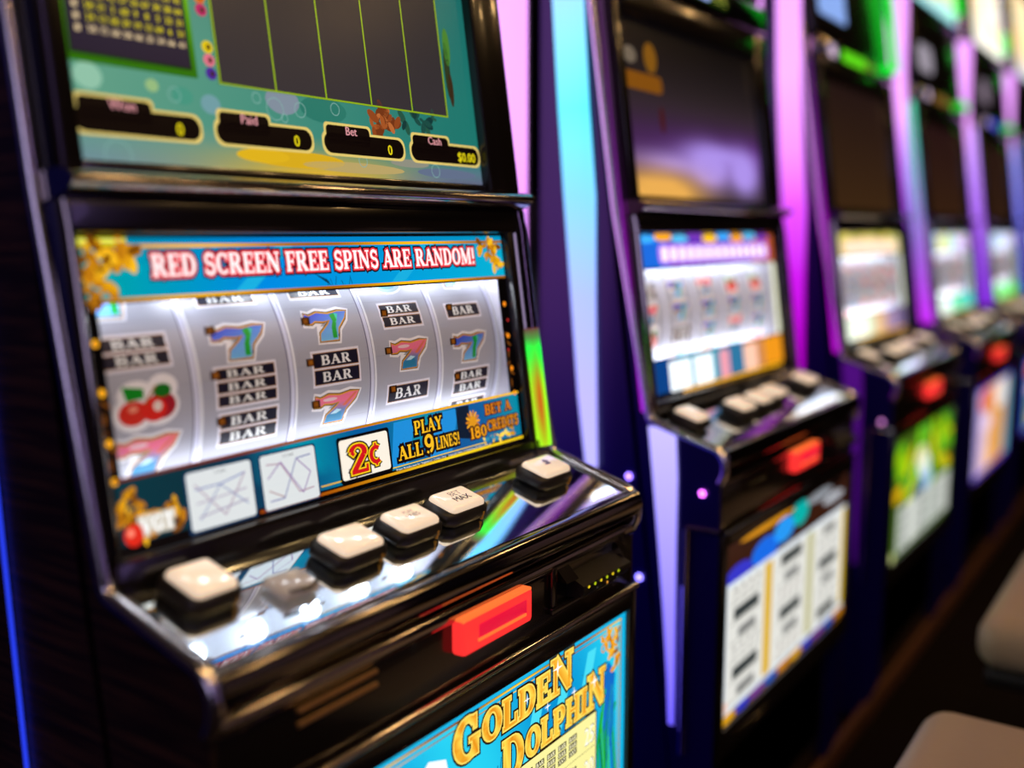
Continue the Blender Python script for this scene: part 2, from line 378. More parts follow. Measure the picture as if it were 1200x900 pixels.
# ------------------------------------------------------------------ cabinet frames of reference (x along the row, y into the cabinet, z up)
W = 0.6045
AL = R_(8); SL = R_(17)
FY, FZ = 0.1086, 0.7746
def fm(x, v, h): return Vector((x, FY + v * sin(AL) - h * cos(AL), FZ + v * cos(AL) + h * sin(AL)))       # leaning face
DZ = 0.7425
def dm(x, d, h): return Vector((x, d * cos(SL) - h * sin(SL), DZ + d * sin(SL) + h * cos(SL)))             # button deck
def pm(x, z, h): return Vector((x, -h, z))                                                                # upright front
RD, VC, WF = 0.15, 0.142, 0.012
def drum(x, s, h):                                                                                        # reel surface
    a = s / RD; return fm(x, VC + (RD + h) * sin(a), -(WF + RD - (RD + h) * cos(a)))
FRONT_Y = 0.5314
# window of the reel glass
GX0, GX1, GV0, GV1 = .012, .5445, .0215, .256
WX0, WX1, WV0, WV1 = .026, .527, .0795, .2060

SEVEN = [(0, .62), (.02, .98), (.12, .90), (.30, 1.0), (.55, .93), (.80, 1.0), (1.0, .98), (.92, .74), (.72, .40), (.66, 0), (.24, 0), (.28, .28), (.50, .58), (.56, .70), (.40, .66), (.22, .70), (.14, .62)]
def seven(a, cx, cy, w, h, kind='blue', lay=2):
    P = lambda k: [(cx - w / 2 + w * (.5 + (x - .5) * k[0]), cy - h / 2 + h * (.5 + (y - .5) * k[1])) for x, y in SEVEN]
    def grow(g):
        out = []; n = len(SEVEN); base = P((1, 1))
        for i in range(n):
            p, q, r = base[i - 1], base[i], base[(i + 1) % n]
            nx, ny = 0, 0
            for (u, v) in ((p, q), (q, r)):
                d = math.hypot(v[0] - u[0], v[1] - u[1]) or 1; nx += -(v[1] - u[1]) / d; ny += (v[0] - u[0]) / d
            d = math.hypot(nx, ny) or 1
            out.append((q[0] + nx / d * g, q[1] + ny / d * g))
        return out
    a.poly(grow(.0045), 'fffaff', lay); a.poly(grow(.0018), '5a3a1e', lay + 1); a.poly(grow(.0009), 'f0a820', lay + 2)
    x = lambda q: cx - w / 2 + w * q
    y = lambda q: cy - h / 2 + h * q
    if kind == 'blue':
        def c(px, py):
            u, v = (px - cx) / w + .5, (py - cy) / h + .5
            return mix((.22, .26, .85), (.50, .80, 1.0), (u * .5 + (1 - v) * .9))
        a.poly(grow(-.0004), c, lay + 3)
        a.poly([(x(.58), y(.88)), (x(.70), y(.94)), (x(.72), y(.70)), (x(.66), y(.45)), (x(.64), y(.08)), (x(.54), y(.08)), (x(.56), y(.45)), (x(.62), y(.66))], '12b030', lay + 4)
        a.poly([(x(.70), y(.92)), (x(.78), y(.9)), (x(.72), y(.66)), (x(.68), y(.6))], '40d8b8', lay + 4)
    else:
        def c(px, py):
            u, v = (px - cx) / w + .5, (py - cy) / h + .5
            return mix((.15, .55, .80), (1.0, .48, .62), (v - .25) * 2.2)
        a.poly(grow(-.0004), c, lay + 3)
        a.ell(x(.34), y(.83), w * .16, h * .06, 'ffd8e0', lay + 4)
        a.poly([(x(.28), y(.06)), (x(.63), y(.06)), (x(.62), y(.30)), (x(.52), y(.42)), (x(.40), y(.34)), (x(.30), y(.22))], '2888b8', lay + 4)
        a.poly([(x(.36), y(.30)), (x(.50), y(.46)), (x(.62), y(.40)), (x(.50), y(.30))], 'c8f0ff', lay + 5)
        a.poly([(x(.62), y(.55)), (x(.90), y(.95)), (x(.96), y(.95)), (x(.70), y(.52))], 'f07858', lay + 4)
def bars(a, x0, x1, ytop, n, bh=.0105, gap=.0016, lay=2):
    pad = .0022
    a.rect(x0 - pad, ytop - n * bh - (n - 1) * gap - pad, x1 + pad, ytop + pad, 'f6f2ff', lay)
    for i in range(n):
        y1 = ytop - i * (bh + gap); y0 = y1 - bh
        a.rect(x0, y0, x1, y1, 'c89058', lay + 1)
        a.rect(x0 + .0006, y0 + .0006, x1 - .0006, y1 - .0006, '15132c', lay + 2)
        a.stext('BAR', x0 + (x1 - x0) * .17, y0 + bh * .18, bh * .64, (x1 - x0) * .68, 'ffffff', lay + 3, sp=.1)
def cherries(a, cx, cy, k=1.0, lay=2):
    for g, c, l in ((.0045, 'fffaff', lay), (0, None, 0)):
        if c:
            a.ell(cx - .011 * k, cy - .006 * k, .0135 * k + g, .0095 * k + g, c, l); a.ell(cx + .010 * k, cy - .003 * k, .0145 * k + g, .0105 * k + g, c, l)
            a.ell(cx - .008 * k, cy + .007 * k, .013 * k + g * .8, .006 * k + g, c, l); a.ell(cx + .015 * k, cy + .010 * k, .010 * k + g * .8, .006 * k + g, c, l)
    a.ell(cx + .013 * k, cy - .003 * k, .0125 * k, .0100 * k, 'b01028', lay + 1); a.ell(cx - .012 * k, cy - .006 * k, .0125 * k, .0090 * k, 'e83020', lay + 2); a.ell(cx + .006 * k, cy - .005 * k, .0115 * k, .0090 * k, 'f02418', lay + 3)
    a.ell(cx + .009 * k, cy - .003 * k, .004 * k, .004 * k, 'ffe8e0', lay + 4); a.ell(cx - .012 * k, cy - .003 * k, .004 * k, .0025 * k, 'ff9a80', lay + 4)
    a.poly([(cx - .020 * k, cy + .014 * k), (cx - .002 * k, cy + .011 * k), (cx - .002 * k, cy + .004 * k), (cx - .017 * k, cy + .003 * k)], '0a9a20', lay + 4)
    a.ell(cx + .014 * k, cy + .008 * k, .008 * k, .005 * k, '0a7a18', lay + 4)
    a.line([(cx - .002 * k, cy + .000), (cx + .009 * k, cy + .012 * k)], .0016, 'b07838', lay + 5)
def coral(a, pts, cols, lay, seed=1, r=.006):
    rnd = random.Random(seed)
    for (x, y) in pts:
        for i in range(5):
            an = rnd.random() * 6.28; l = r * (.5 + rnd.random() * .8)
            a.ell(x + cos(an) * l * .5, y + sin(an) * l * .5, l * .55, l * .28, cols[rnd.randrange(len(cols))], lay + i % 3, 10, an)

# ------------------------------------------------------------------ artwork of the nearest machine
def art_reel_base(a, x0, x1):
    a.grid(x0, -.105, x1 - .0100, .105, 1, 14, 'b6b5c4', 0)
    a.grid(x1 - .0100, -.105, x1 - .0084, .105, 1, 14, '77748e', 0)  # thin shade line beside the reel rim, painted into the strip
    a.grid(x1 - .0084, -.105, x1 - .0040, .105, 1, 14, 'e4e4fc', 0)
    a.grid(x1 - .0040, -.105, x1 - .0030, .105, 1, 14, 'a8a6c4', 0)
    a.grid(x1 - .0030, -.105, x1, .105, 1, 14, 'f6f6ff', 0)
    for yy in (.052, -.002, -.055): a.grid(x0, yy, x1 - .0100, yy + .0004, 2, 1, 'a6a4b4', 1)
def reels_main(root):
    xs = [.0135 + .1045 * i for i in range(6)]
    for i in range(5):
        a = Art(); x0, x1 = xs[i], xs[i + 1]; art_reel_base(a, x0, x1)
        if i == 0:
            seven(a, .052, .072, .058, .030, 'blue'); bars(a, .034, .0922, .0400, 2, .0112); cherries(a, .0655, -.012, 1.05); seven(a, .066, -.054, .056, .030, 'pink')
        elif i == 1:
            bars(a, .135, .195, .0715, 1); seven(a, .1655, .0265, .058, .0275, 'blue'); bars(a, .1335, .1972, .0063, 3, .0094); bars(a, .1355, .1978, -.0322, 2, .0118)
        elif i == 2:
            bars(a, .238, .300, .0725, 1); seven(a, .272, .0325, .056, .0275, 'blue'); bars(a, .2435, .3025, .0087, 2, .0138); seven(a, .272, -.0440, .058, .0270, 'pink')
        elif i == 3:
            a.ell(.372, .073, .024, .014, 'f8f6ff', 1); a.ell(.372, .073, .022, .012, '9ab0b8', 2); a.ell(.372, .073, .017, .008, '5a98a8', 3)
            bars(a, .3475, .4055, .0482, 2, .0108); seven(a, .3785, -.0045, .056, .0270, 'pink'); bars(a, .3445, .4065, -.0335, 1, .0165)
        else:
            seven(a, .478, .075, .050, .024, 'blue'); bars(a, .4505, .5075, .0418, 1, .0138); seven(a, .480, -.0060, .056, .0275, 'blue'); bars(a, .4515, .5120, -.0300, 2, .0118); bars(a, .452, .512, -.0635, 1, .012)
        a.build('reel', drum, MT['reel'], root, dz=.00007, maxe=.012)
def glass_main(root):
    a = Art()
    def bgtop(x, y):
        t = (x - GX0) / (GX1 - GX0); c = mix((0, .62, .60), (0, .52, .85), t * 3) if t < .33 else mix((0, .52, .85), (.02, .66, .80), (t - .33) * 1.6)
        return mix(c, (0, .38, .62), (y - .235) / .05)
    # black print all round the window
    a.rect(GX0, GV0, WX0, GV1, '050303', 0); a.rect(WX1, GV0, GX1, GV1, '050303', 0); a.rect(WX0, GV0, WX1, WV0, '050303', 0); a.rect(WX0, WV1, WX1, GV1, '050303', 0)
    a.grid(.0135, .2085, .543, .2545, 30, 4, bgtop, 1)
    gold = lambda x, y: mix((.98, .72, .05), (.62, .36, .05), .5 + .5 * sin(x * 23 + 2.0))
    a.grid(.0135, .2466, .543, .2494, 30, 1, gold, 2); a.grid(.0135, .2075, .543, .2100, 30, 1, gold, 2)
    a.rect(.0125, .12, .0165, .2545, '8a9a20', 2); a.rect(.0130, .2485, .058, .2545, 'c8c820', 2); a.rect(.0175, .2515, .056, .2530, 'f4f080', 3); a.rect(.0165, .2085, .0195, .2470, '10402a', 2)
    for x0, x1, k in ((.205, .33, 1), (.40, .47, 1)):
        a.poly([(x0, .2465), (x0 + .02, .2465), (x0 - .03, .2105), (x0 - .05, .2105)], '18a8d8', 2)
    CG = ['dc9c10', 'b87410', 'f4b820', '7a4608', 'c88414']
    coral(a, [(.024, .240), (.028, .228), (.026, .216), (.035, .222), (.040, .236), (.046, .243), (.036, .245), (.052, .238), (.058, .243), (.030, .233), (.022, .222)], CG, 3, 3, .0120)
    coral(a, [(.505, .243), (.512, .236), (.520, .240), (.527, .232), (.531, .222), (.524, .225), (.517, .245), (.530, .243)], CG, 3, 5, .0105)
    a.stext('RED SCREEN FREE SPINS ARE RANDOM!', .0770, .2245, .0172, .4130, 'fff2f2', 5, [(.10, 'e83a48'), (.19, '16060c')], sp=.03, shadow=(.0010, -.0022, '16060c'))
    for i, x in enumerate((.262, .268, .272, .282, .290, .294)): a.line([(x, .2105), (x + .002 * (-1) ** i, .2145 + .002 * (i % 3))], .0006, '0a3048', 3)
    a.poly([(.246, .222), (.262, .216), (.266, .2105), (.262, .2125)], '0a3a58', 3)
    # strip under the window
    def bgbot(x, y):
        t = (x - .026) / .5
        c = mix((.01, .15, .19), (.03, .33, .58), (t - .12) * 2.6)
        return mix(c, (.02, .52, .62), .5 + .5 * sin(x * 38)) if y > .05 and x > .15 else mix(c, (.04, .56, .62), (.55 if x > .15 else .1) * (.5 + .5 * sin(x * 24 + 1)))
    a.grid(.020, .0300, .540, .0770, 34, 4, bgbot, 1)
    for x0, x1 in ((.327, .36), (.385, .43)): a.poly([(x0, .075), (x1, .075), (x1 - .018, .033), (x0 - .010, .033)], '1a88d0', 2)
    a.poly([(.425, .076), (.448, .076), (.446, .040), (.425, .044)], '03182c', 2)
    a.grid(.020, .0770, .5420, .0793, 30, 1, lambda x, y: mix((.45, .14, .02), (1.0, .76, .08), (x - .12) * 3), 3)
    a.grid(.150, .0255, .5420, .0282, 26, 1, lambda x, y: mix((.6, .25, .02), (.96, .80, .10), (x - .2) * 5), 3)
    a.rect(.318, .0318, .4700, .0328, 'f2c818', 3); a.rect(.222, .0330, .248, .0342, 'e0b418', 3)
    a.text('Prizes Reimbursed for Registered Credits Only', .3225, .0287, .0018, 'ffffff', 4, w=.078); a.text('Copyright Game Art Registered All Rights Reserved', .404, .0287, .0018, 'ffffff', 4, w=.076)
    coral(a, [(.022, .045), (.028, .052), (.036, .060), (.034, .044), (.046, .050), (.052, .040), (.060, .046), (.068, .042), (.040, .034), (.074, .036), (.026, .064), (.070, .052)], CG + ['7a4208'], 2, 8, .0095)
    a.rect(.080 - .001, .0240, .1475, .0705, '0a2c50', 2)
    for cx0, cx1, n1 in ((.0812, .1462, '1-4 LINES'), (.1563, .2190, '5-9 LINES')):
        a.rr(cx0 - .0015, .0245, cx1 + .0015, .0735, .003, '0a3050', 3)
        a.rr(cx0, .0260, cx1, .0720, .003, 'd6dadb', 4)
        a.text(n1, (cx0 + cx1) / 2, .0672, .0022, '404048', 6, align='c')
        for k in range(5): a.rect(cx0 + .006, .033 + k * .0065, cx1 - .006, .0333 + k * .0065, 'cfd4d8', 5)
    L = lambda x0, pts, c: a.line([(x0 + px, py) for px, py in pts], .0011, mix(tuple(int(c[q:q + 2], 16) / 255 for q in (0, 2, 4)), (.25, .22, .4), .3), 6)
    L(.0812, [(.007, .058), (.0325, .0585), (.058, .063)], '7a90d0'); L(.0812, [(.007, .062), (.034, .033), (.058, .0635)], 'c8a0b0'); L(.0812, [(.009, .034), (.032, .058), (.058, .037)], 'a8b8d8'); L(.0812, [(.008, .036), (.058, .041)], 'b8a8c0'); L(.0812, [(.007, .047), (.058, .050)], 'd4c4d0')
    L(.1563, [(.006, .0640), (.022, .0625), (.040, .0350), (.057, .0360)], 'd0a0a8'); L(.1563, [(.006, .0330), (.022, .0330), (.040, .0640), (.057, .0650)], '8088c0'); L(.1563, [(.006, .0520), (.022, .0640), (.044, .0335), (.055, .0500), (.040, .0640)], 'b088c0'); L(.1563, [(.006, .0420), (.022, .0340)], 'd4a898')
    # price label
    a.rr(.2468, .0300, .3185, .0725, .003, '080608', 3); a.rr(.2497, .0328, .3157, .0697, .003, 'f2e8d8', 4)
    a.stext('2', .2600, .0365, .0270, .0290, 'c8141c', 5, [(.045, 'f0c818'), (.10, '1a0808')])
    a.stext('c', .2870, .0395, .0230, .0200, 'c8141c', 5, [(.045, 'f0c818'), (.10, '1a0808')])
    GO = lambda x, y: mix((.86, .48, .05), (1.0, .85, .25), (y * 90) % 1.0)
    a.stext('PLAY', .3555, .0585, .0135, .0450, 'f6b820', 5, [(.12, '12080a'), (.2, '12080a')])
    a.stext('ALL ', .3280, .0375, .0135, .0440, 'f6b820', 5, [(.12, '12080a'), (.2, '12080a')]); a.stext('9', .3680, .0375, .0180, .0165, 'f6b820', 5, [(.10, '12080a'), (.17, '12080a')]); a.stext('LINES!', .3862, .0385, .0125, .0400, 'f6b820', 5, [(.12, '12080a'), (.2, '12080a')])
    for i in range(14): t = 2 * pi * i / 14; a.ell(.4520 + .0085 * cos(t), .0575 + .0085 * sin(t), .0042, .0016, ['e8a018', 'c87810'][i % 2], 3, 8, t)
    a.ell(.4520, .0575, .006, .006, 'd89018', 4)
    a.stext('180', .4450, .0395, .0120, .0300, 'f0a018', 5, [(.14, '3a1608')]); a.stext('CREDITS', .4760, .0430, .0115, .0600, 'e08a18', 5, [(.14, '3a1608')])
    a.stext('BET A', .4750, .0610, .0110, .0500, 'd87818', 5, [(.12, '3a1608')])
    coral(a, [(.487, .036), (.496, .034), (.507, .037), (.518, .035), (.470, .034), (.525, .041)], ['f0b818', 'ffd850', 'c88a10', '3088a8'], 3, 12, .007)
    # maker's letters in the corner
    a.ell(.0300, .0365, .0085, .0085, 'd82818', 6); a.ell(.0275, .0385, .003, .003, 'ff8a70', 7)
    a.stext('VGT', .0365, .0355, .0115, .0300, 'ffffff', 6, [(.2, 'c8c0b0')])
    # beads in the border beside the window
    for x, c in ((.0205, 'ffb020'), (.5355, 'f08a18')):
        for v in (.1785, .1427, .1060, .0780): a.ell(x, v, .0030, .0030, c, 3, 10)
    for x, v in ((.5385, .1600), (.5330, .1270)): a.ell(x, v, .0018, .0018, 'b02828', 3, 8)
    for x in (.0195, .5330):
        for k in range(6): a.ell(x + .003 * sin(k * 2.1), .09 + k * .011, .0015, .0050, '6a3a10', 1, 8, k)
    return a.build('reel_glass', fm, MT['backlit'], root)
def marks(root, cols=((.1235, (.1800, .1440, .1068)), (.2286, (.1803, .1436, .1064)), (.3330, (.1808, .1444, .1071)), (.4352, (.1806, .1448, .1078)))):
    m = MBM()
    m.box(WX0, WX1, WV0, WV1, -.0012, -.0002, 0, MT['pane'], fm)
    o = m.build('window_pane', None, root)
    for x, vs_ in cols:
        for v in vs_:
            a = Art(); a.rect(x - .0052, v - .0034, x + .0052, v + .0034, '2a1405', 1); a.rect(x - .0030, v - .0026, x + .0030, v + .0026, 'a8701c', 2); a.rect(x - .0018, v - .0014, x + .0018, v + .0014, 'c88a28', 3)
            a.build('payline_marker', fm, MT['print'], o)
def screen_main(root):
    a = Art(); V0, V1, X0, X1 = .3105, .605, .0262, .5205
    def bg(x, y):
        c = mix((.40, .66, .56), (.13, .50, .46), (x - .05) * 2.4)
        c = mix(c, (.10, .40, .40), (y - .40) * 4)
        if y < .345: c = mix(c, (.45, .58, .66), (.345 - y) * 26)
        s = math.exp(-((x - .27) / .13) ** 2); c = mix(c, (.92, .74, .22), s * max(0, min(1, (.338 - y) * 45)))
        if x > .36: c = mix(c, (.42, .44, .55), max(0, min(1, (.330 - y) * 50)) * min(1, (x - .36) * 9))
        return c
    a.grid(X0, V0, X1, V1, 40, 26, bg, 0)
    a.ell(.245, .3225, .060, .0075, 'e8b820', 1); a.ell(.205, .3235, .03, .006, 'f0c020', 2); a.ell(.32, .319, .07, .005, 'c8b070', 1); a.ell(.46, .320, .05, .005, '6a7894', 1); a.ell(.40, .3275, .03, .004, '9a9a8a', 2)
    coral(a, [(.358, .366), (.366, .372), (.374, .366), (.383, .362), (.366, .360), (.350, .360)], ['9a4a20', 'b05a28', '7a3818', 'c87038'], 1, 4, .013)
    coral(a, [(.40, .370), (.415, .374), (.43, .372), (.445, .376)], ['1a5048', '245a48', '103c3a'], 1, 6, .012)
    for x, y, r in ((.225, .365, .010), (.205, .3725, .005), (.255, .367, .007), (.300, .372, .006), (.235, .358, .004), (.062, .315, .012), (.12, .366, .006), (.44, .322, .007), (.33, .326, .006)): a.ring(x, y, r, .0007, '8cbcb4', 2)
    a.ell(.045, .372, .012, .010, '9ad0b4', 1); a.ell(.10, .371, .006, .005, 'a0c888', 1); a.ell(.128, .366, .010, .007, '4aa088', 1); a.ell(.155, .362, .010, .008, '78a8b0', 1); a.ell(.285, .37, .03, .012, '2a8070', 1); a.ell(.235, .373, .02, .012, '8a98a8', 1)
    # number card
    a.grid(.0279, .3815, .1455, V1, 1, 10, lambda x, y: mix((.16, .45, .02), (.45, .78, .06), (y - .39) * 14), 2)
    a.rect(.0330, .3872, .1405, V1, '0c2a08', 3); a.grid(.0345, .3890, .1390, V1, 1, 8, lambda x, y: mix((.14, .11, .20), (.10, .13, .24), (y - .39) * 12), 4)
    rnd = random.Random(11)
    for j in range(18):
        v = .4040 + j * .0086
        for i in range(10):
            x = .0425 + i * .0100 - .0001 * j
            c = 'f4d8a8' if j == 0 or i == 0 else 'e8d810'
            if i == 0: a.rr(x - .0024, v - .0004, x + .0016, v + .0042, .001, c, 5); continue
            t_n = str(rnd.randrange(1, 76)); a.text(t_n, x + .001, v, .0050, c, 5, align='c'); a.text(t_n, x + .0014, v, .0050, c, 5, align='c')
    for x, y, c in ((.1590, .4085, 'f0d010'), (.1592, .3980, 'f07890'), (.1596, .3872, '5028a0'), (.1575, .4380, 'c8186a'), (.1570, .4480, 'e87018')): a.ell(x, y, .0058, .0052, c, 2); a.ell(x + .001, y, .0020, .0024, '402010', 3)
    # video reels
    GR = '9abc18'
    a.rect(.1660, .3795, .4725, V1, '4a6a10', 2); a.grid(.1676, .3812, .4708, V1, 5, 6, lambda x, y: mix((.22, .20, .22), (.14, .14, .16), (y - .38) * 6), 3)
    for x in (.1676, .2290, .2905, .3520, .4132, .4708): a.rect(x - .0009, .3805, x + .0009, V1, GR, 4)
    a.rect(.1667, .3797, .4718, .3812, GR, 4)
    a.ell(.4800, .43, .005, .03, '2a3a20', 2); a.ell(.4830, .455, .006, .02, '4a8a30', 2); a.ell(.483, .41, .004, .018, '3a2a18', 3)
    # meters
    def meter(x0, x1, lab, val, lx, vx, tab):
        for g, c, l in ((.0024, 'f4d878', 5), (0, '0a0304', 6)):
            a.rr(x0 + .001 - g, .3312 - g, x1 - .001 + g, .3498 + g, .009, c, l); a.rr(x0 + .005 - g, .340, tab + g, .3572 + g, .0045, c, l)
        a.text(lab, lx, .3490, .0080, 'f0a4aa', 8, align='c'); a.text(lab, lx + .0004, .3490, .0080, 'f0a4aa', 8, align='c'); a.text(val, vx, .3342, .0098, 'f8e418', 8, align='c'); a.text(val, vx + .0006, .3342, .0098, 'f8e418', 8, align='c')
    meter(.0275, .1415, 'Won', '0', .0700, .1200, .096); meter(.1560, .2655, 'Paid', '0', .1925, .2452, .215); meter(.2790, .3925, 'Bet', '0', .3170, .3700, .343); meter(.4025, .5190, 'Cash', '$0.00', .4425, .4950, .466)
    return a.build('upper_screen', fm, MT['screen'], root)
def belly_main(root):
    a = Art(); X0, X1, Z0, Z1 = .0200, .5845, .315, .6082
    a.rect(X0, Z0, X1, Z1, '12b0e0', 0); a.frame(X0 + .0095, Z0 + .009, X1 - .0095, Z1 - .0075, .0022, '20180a', 1)
    a.grid(X0 + .0115, Z0 + .012, X1 - .0115, Z1 - .0098, 20, 8, lambda x, y: mix((.15, .80, .92), (.02, .55, .80), .5 + .5 * sin(x * 21 + y * 9)), 1)
    gold = lambda x, y: mix((.96, .80, .25), (.55, .33, .06), .5 + .5 * sin(x * 30))
    a.grid(X0 + .0105, Z1 - .0100, X1 - .0105, Z1 - .0078, 24, 1, gold, 3); a.grid(X0 + .016, Z1 - .0150, X1 - .016, Z1 - .0138, 24, 1, gold, 3); a.rect(X1 - .0125, Z0, X1 - .0105, Z1 - .009, 'b08a28', 3); a.rect(X1 - .0175, Z0, X1 - .0165, Z1 - .014, 'b08a28', 3)
    for x in (.40, .45, .50): a.poly([(x, .585), (x + .018, .585), (x - .01, .50), (x - .03, .50)], '48d8ee', 2)
    # seaweed, rock and splash
    for i in range(9):
        x = .527 + .004 * i; a.line([(x, .33), (x + .006 * sin(i), .42), (x - .004, .47 + .01 * (i % 3)), (x + .004, .505 + .012 * (i % 4))], .0045, ['18a028', '0a7a30', '30c040', '1060b0'][i % 4], 2)
    a.poly([(.530, .53), (.545, .56), (.558, .545), (.560, .48), (.545, .44)], '1468c0', 2)
    a.poly([(.205, .565), (.228, .580), (.252, .572), (.258, .548), (.246, .535), (.236, .552), (.222, .545), (.212, .553)], 'f4fbff', 2); a.poly([(.210, .552), (.226, .570), (.238, .556), (.232, .535), (.216, .520)], 'e8b018', 3); a.poly([(.222, .548), (.236, .562), (.244, .545), (.234, .528)], '28a848', 3)
    for i in range(6): a.line([(.330, .49), (.325 + .006 * i, .525 + .006 * (i % 3))], .0016, '1878a8', 2)
    coral(a, [(.548, .588), (.556, .584), (.551, .577), (.560, .574), (.541, .583), (.535, .586), (.557, .565), (.561, .556), (.553, .569), (.565, .585), (.562, .548)], ['e89a18', 'c87a10', 'f0b030', '9a5a10'], 4, 9, .0095)
    a.ring(.533, .578, .005, .0018, 'd88a18', 5)
    og = lambda x, y: mix((.88, .52, .06), (1.0, .86, .32), .5 + .5 * sin((x * 1.3 + y) * 210))
    O = [(.06, 'f8d860'), (.13, '241004')]
    a.stext('GOLDEN', .2625, .5620, .0300, .2080, og, 5, O, hs=[1.36, 1, 1, 1, 1.0, 1.30], ys=[-.14, 0, 0, 0, 0, 0], sp=.05)
    a.stext('DOLPHIN', .3380, .5170, .0290, .2020, og, 5, O, hs=[1.45, 1, 1, 1, 1, 1, 1.36], ys=[-.30, -.04, 0, 0, .04, .04, .02], sp=.05)
    for x, y, s in ((.437, .590, .010), (.380, .578, .006), (.513, .548, .009), (.418, .556, .006), (.470, .552, .006)):
        a.poly([(x - s, y), (x, y + s * .15), (x + s, y), (x, y - s * .15)], 'ffffff', 9); a.poly([(x, y - s), (x + s * .15, y), (x, y + s), (x - s * .15, y)], 'ffffff', 9)
    # paytable
    a.rr(.298, .318, .5200, .5135, .002, '20180a', 3); a.rr(.300, .320, .5180, .5115, .002, 'f4ec9a', 4)
    for j in range(4):
        z = .4835 - j * .0375
        a.rect(.302, z - .010, .516, z - .0095, '2a2208', 5)
        for i in range(5):
            x = .375 + i * .0215
            for q in range(3 if j < 2 else 1): a.rect(x, z + .0135 - q * .0080, x + .0160, z + .0200 - q * .0080, '161208', 5); a.stext('BAR' if q < 2 else 'ANY', x + .001, z + .0145 - q * .0080, .0045, .0140, 'f8f0c0', 6)
        a.text(['25', '20', '15', '10'][j], .5035, z - .004, .0210, '201a08', 6, w=.0215, align='c'); a.text(['25', '20', '15', '10'][j], .5030, z - .0032, .0195, 'fffef0', 7, w=.0200, align='c')
    return a.build('belly_glass', pm, MT['backlit'], root)

# ------------------------------------------------------------------ artwork of the other machines (out of focus in the photograph)
def glass_far(root, p):
    a = Art(); rnd = random.Random(p['seed'])
    a.rect(GX0, GV0, WX0, GV1, '050303', 0); a.rect(WX1, GV0, GX1, GV1, '050303', 0); a.rect(WX0, GV0, WX1, WV0, '050303', 0); a.rect(WX0, WV1, WX1, GV1, '050303', 0)
    for i, c in enumerate(p['ban']):
        n = len(p['ban']); a.rect(.016 + .525 * i / n, .2085, .016 + .525 * (i + 1) / n, .2545, c, 1)
    for i in range(9): a.ell(.05 + .055 * i, .249 + .003 * (i % 2), .030, .006, p['top'][i % len(p['top'])], 2)
    if p['word']:
        a.rr(.085, .213, .515, .241, .010, p['word'][0], 3)
        for i in range(14): a.rr(.095 + i * .0298, .217, .115 + i * .0298, .237, .005, p['word'][1], 4)
    for i, c in enumerate(p['bot']):
        n = len(p['bot']); a.rect(.020 + .520 * i / n, .0300, .020 + .520 * (i + 1) / n, .0770, c, 1)
    for x0, x1, c in p['cards']: a.rr(x0, .0290, x1, .0720, .003, c, 3)
    a.rect(.12, .0240, .53, .0285, 'e8a818', 3)
    a.rect(WX1 - .004, WV0, .5400, WV1, p['edge'], 2)
    return a.build('reel_glass', fm, MT['backlit_far'], root)
def reels_far(root, p):
    rnd = random.Random(p['seed'] + 5); xs = [.0135 + .1045 * i for i in range(6)]
    for i in range(5):
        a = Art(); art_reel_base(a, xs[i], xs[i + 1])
        x = xs[i] + .018
        s = .046
        for k in range(4):
            q = rnd.randrange(4)
            if q == 0: seven(a, x + .030, s - .012, .056, .026, 'blue')
            elif q == 1: seven(a, x + .030, s - .012, .056, .026, 'pink')
            elif q == 2: bars(a, x, x + .062, s, 2, .0108)
            else: cherries(a, x + .030, s - .012, .95)
            s -= .034
        a.build('reel', drum, MT['reel_far'], root, dz=.00007, maxe=.014)
def screen_far(root, p):  # dark glossy displays; room reflections painted into their glowing colours
    a = Art(); V0, V1, X0, X1 = .3105, p.get('scr_top', .560), .0262, .5205
    if p['scr'] == 'dusk':
        def bg(x, y):
            u, v = (x - X0) / (X1 - X0), (y - V0) / (V1 - V0)
            c = mix((.20, .16, .17), (.06, .045, .045), (v - .55) * 2.4)
            c = mix(c, (.36, .16, .48), math.exp(-((v - .30) / .17) ** 2) * (.55 + .45 * u))
            for cx, cy, rx, ry, k in ((.55, .20, .16, .13, 1.3), (.84, .19, .12, .14, 1.3), (.30, .20, .3, .07, .8), (.66, .29, .26, .06, .9)):
                c = mix(c, (.74, .62, 1.0), 1.15 * k * math.exp(-((u - cx) / rx) ** 2 - ((v - cy) / ry) ** 2))
            c = mix(c, (1.0, .74, .36), 1.4 * math.exp(-((u - .18) / .30) ** 2 - ((v - .02) / .13) ** 2))
            return c
        a.grid(X0, V0, X1, V1, 26, 24, bg, 0)
        w, h = X1 - X0, V1 - V0
        a.ell(X0 + .20 * w, V0 + .80 * h, .020, .022, '8a5a14', 1); a.rr(X0 + .005 * w, V0 + .60 * h, X0 + .26 * w, V0 + .70 * h, .008, '8a5210', 1); a.ell(X0 + .07 * w, V0 + .79 * h, .02, .012, '786a5a', 1); a.ell(X0 + .24 * w, V0 + .45 * h, .008, .02, '4a1818', 1)
    else:
        a.grid(X0, V0, X1, V1, 8, 12, lambda x, y: mix(p['dim'][0], p['dim'][1], (y - V0) / (V1 - V0)), 0)
    return a.build('upper_screen', fm, MT['screen'], root)
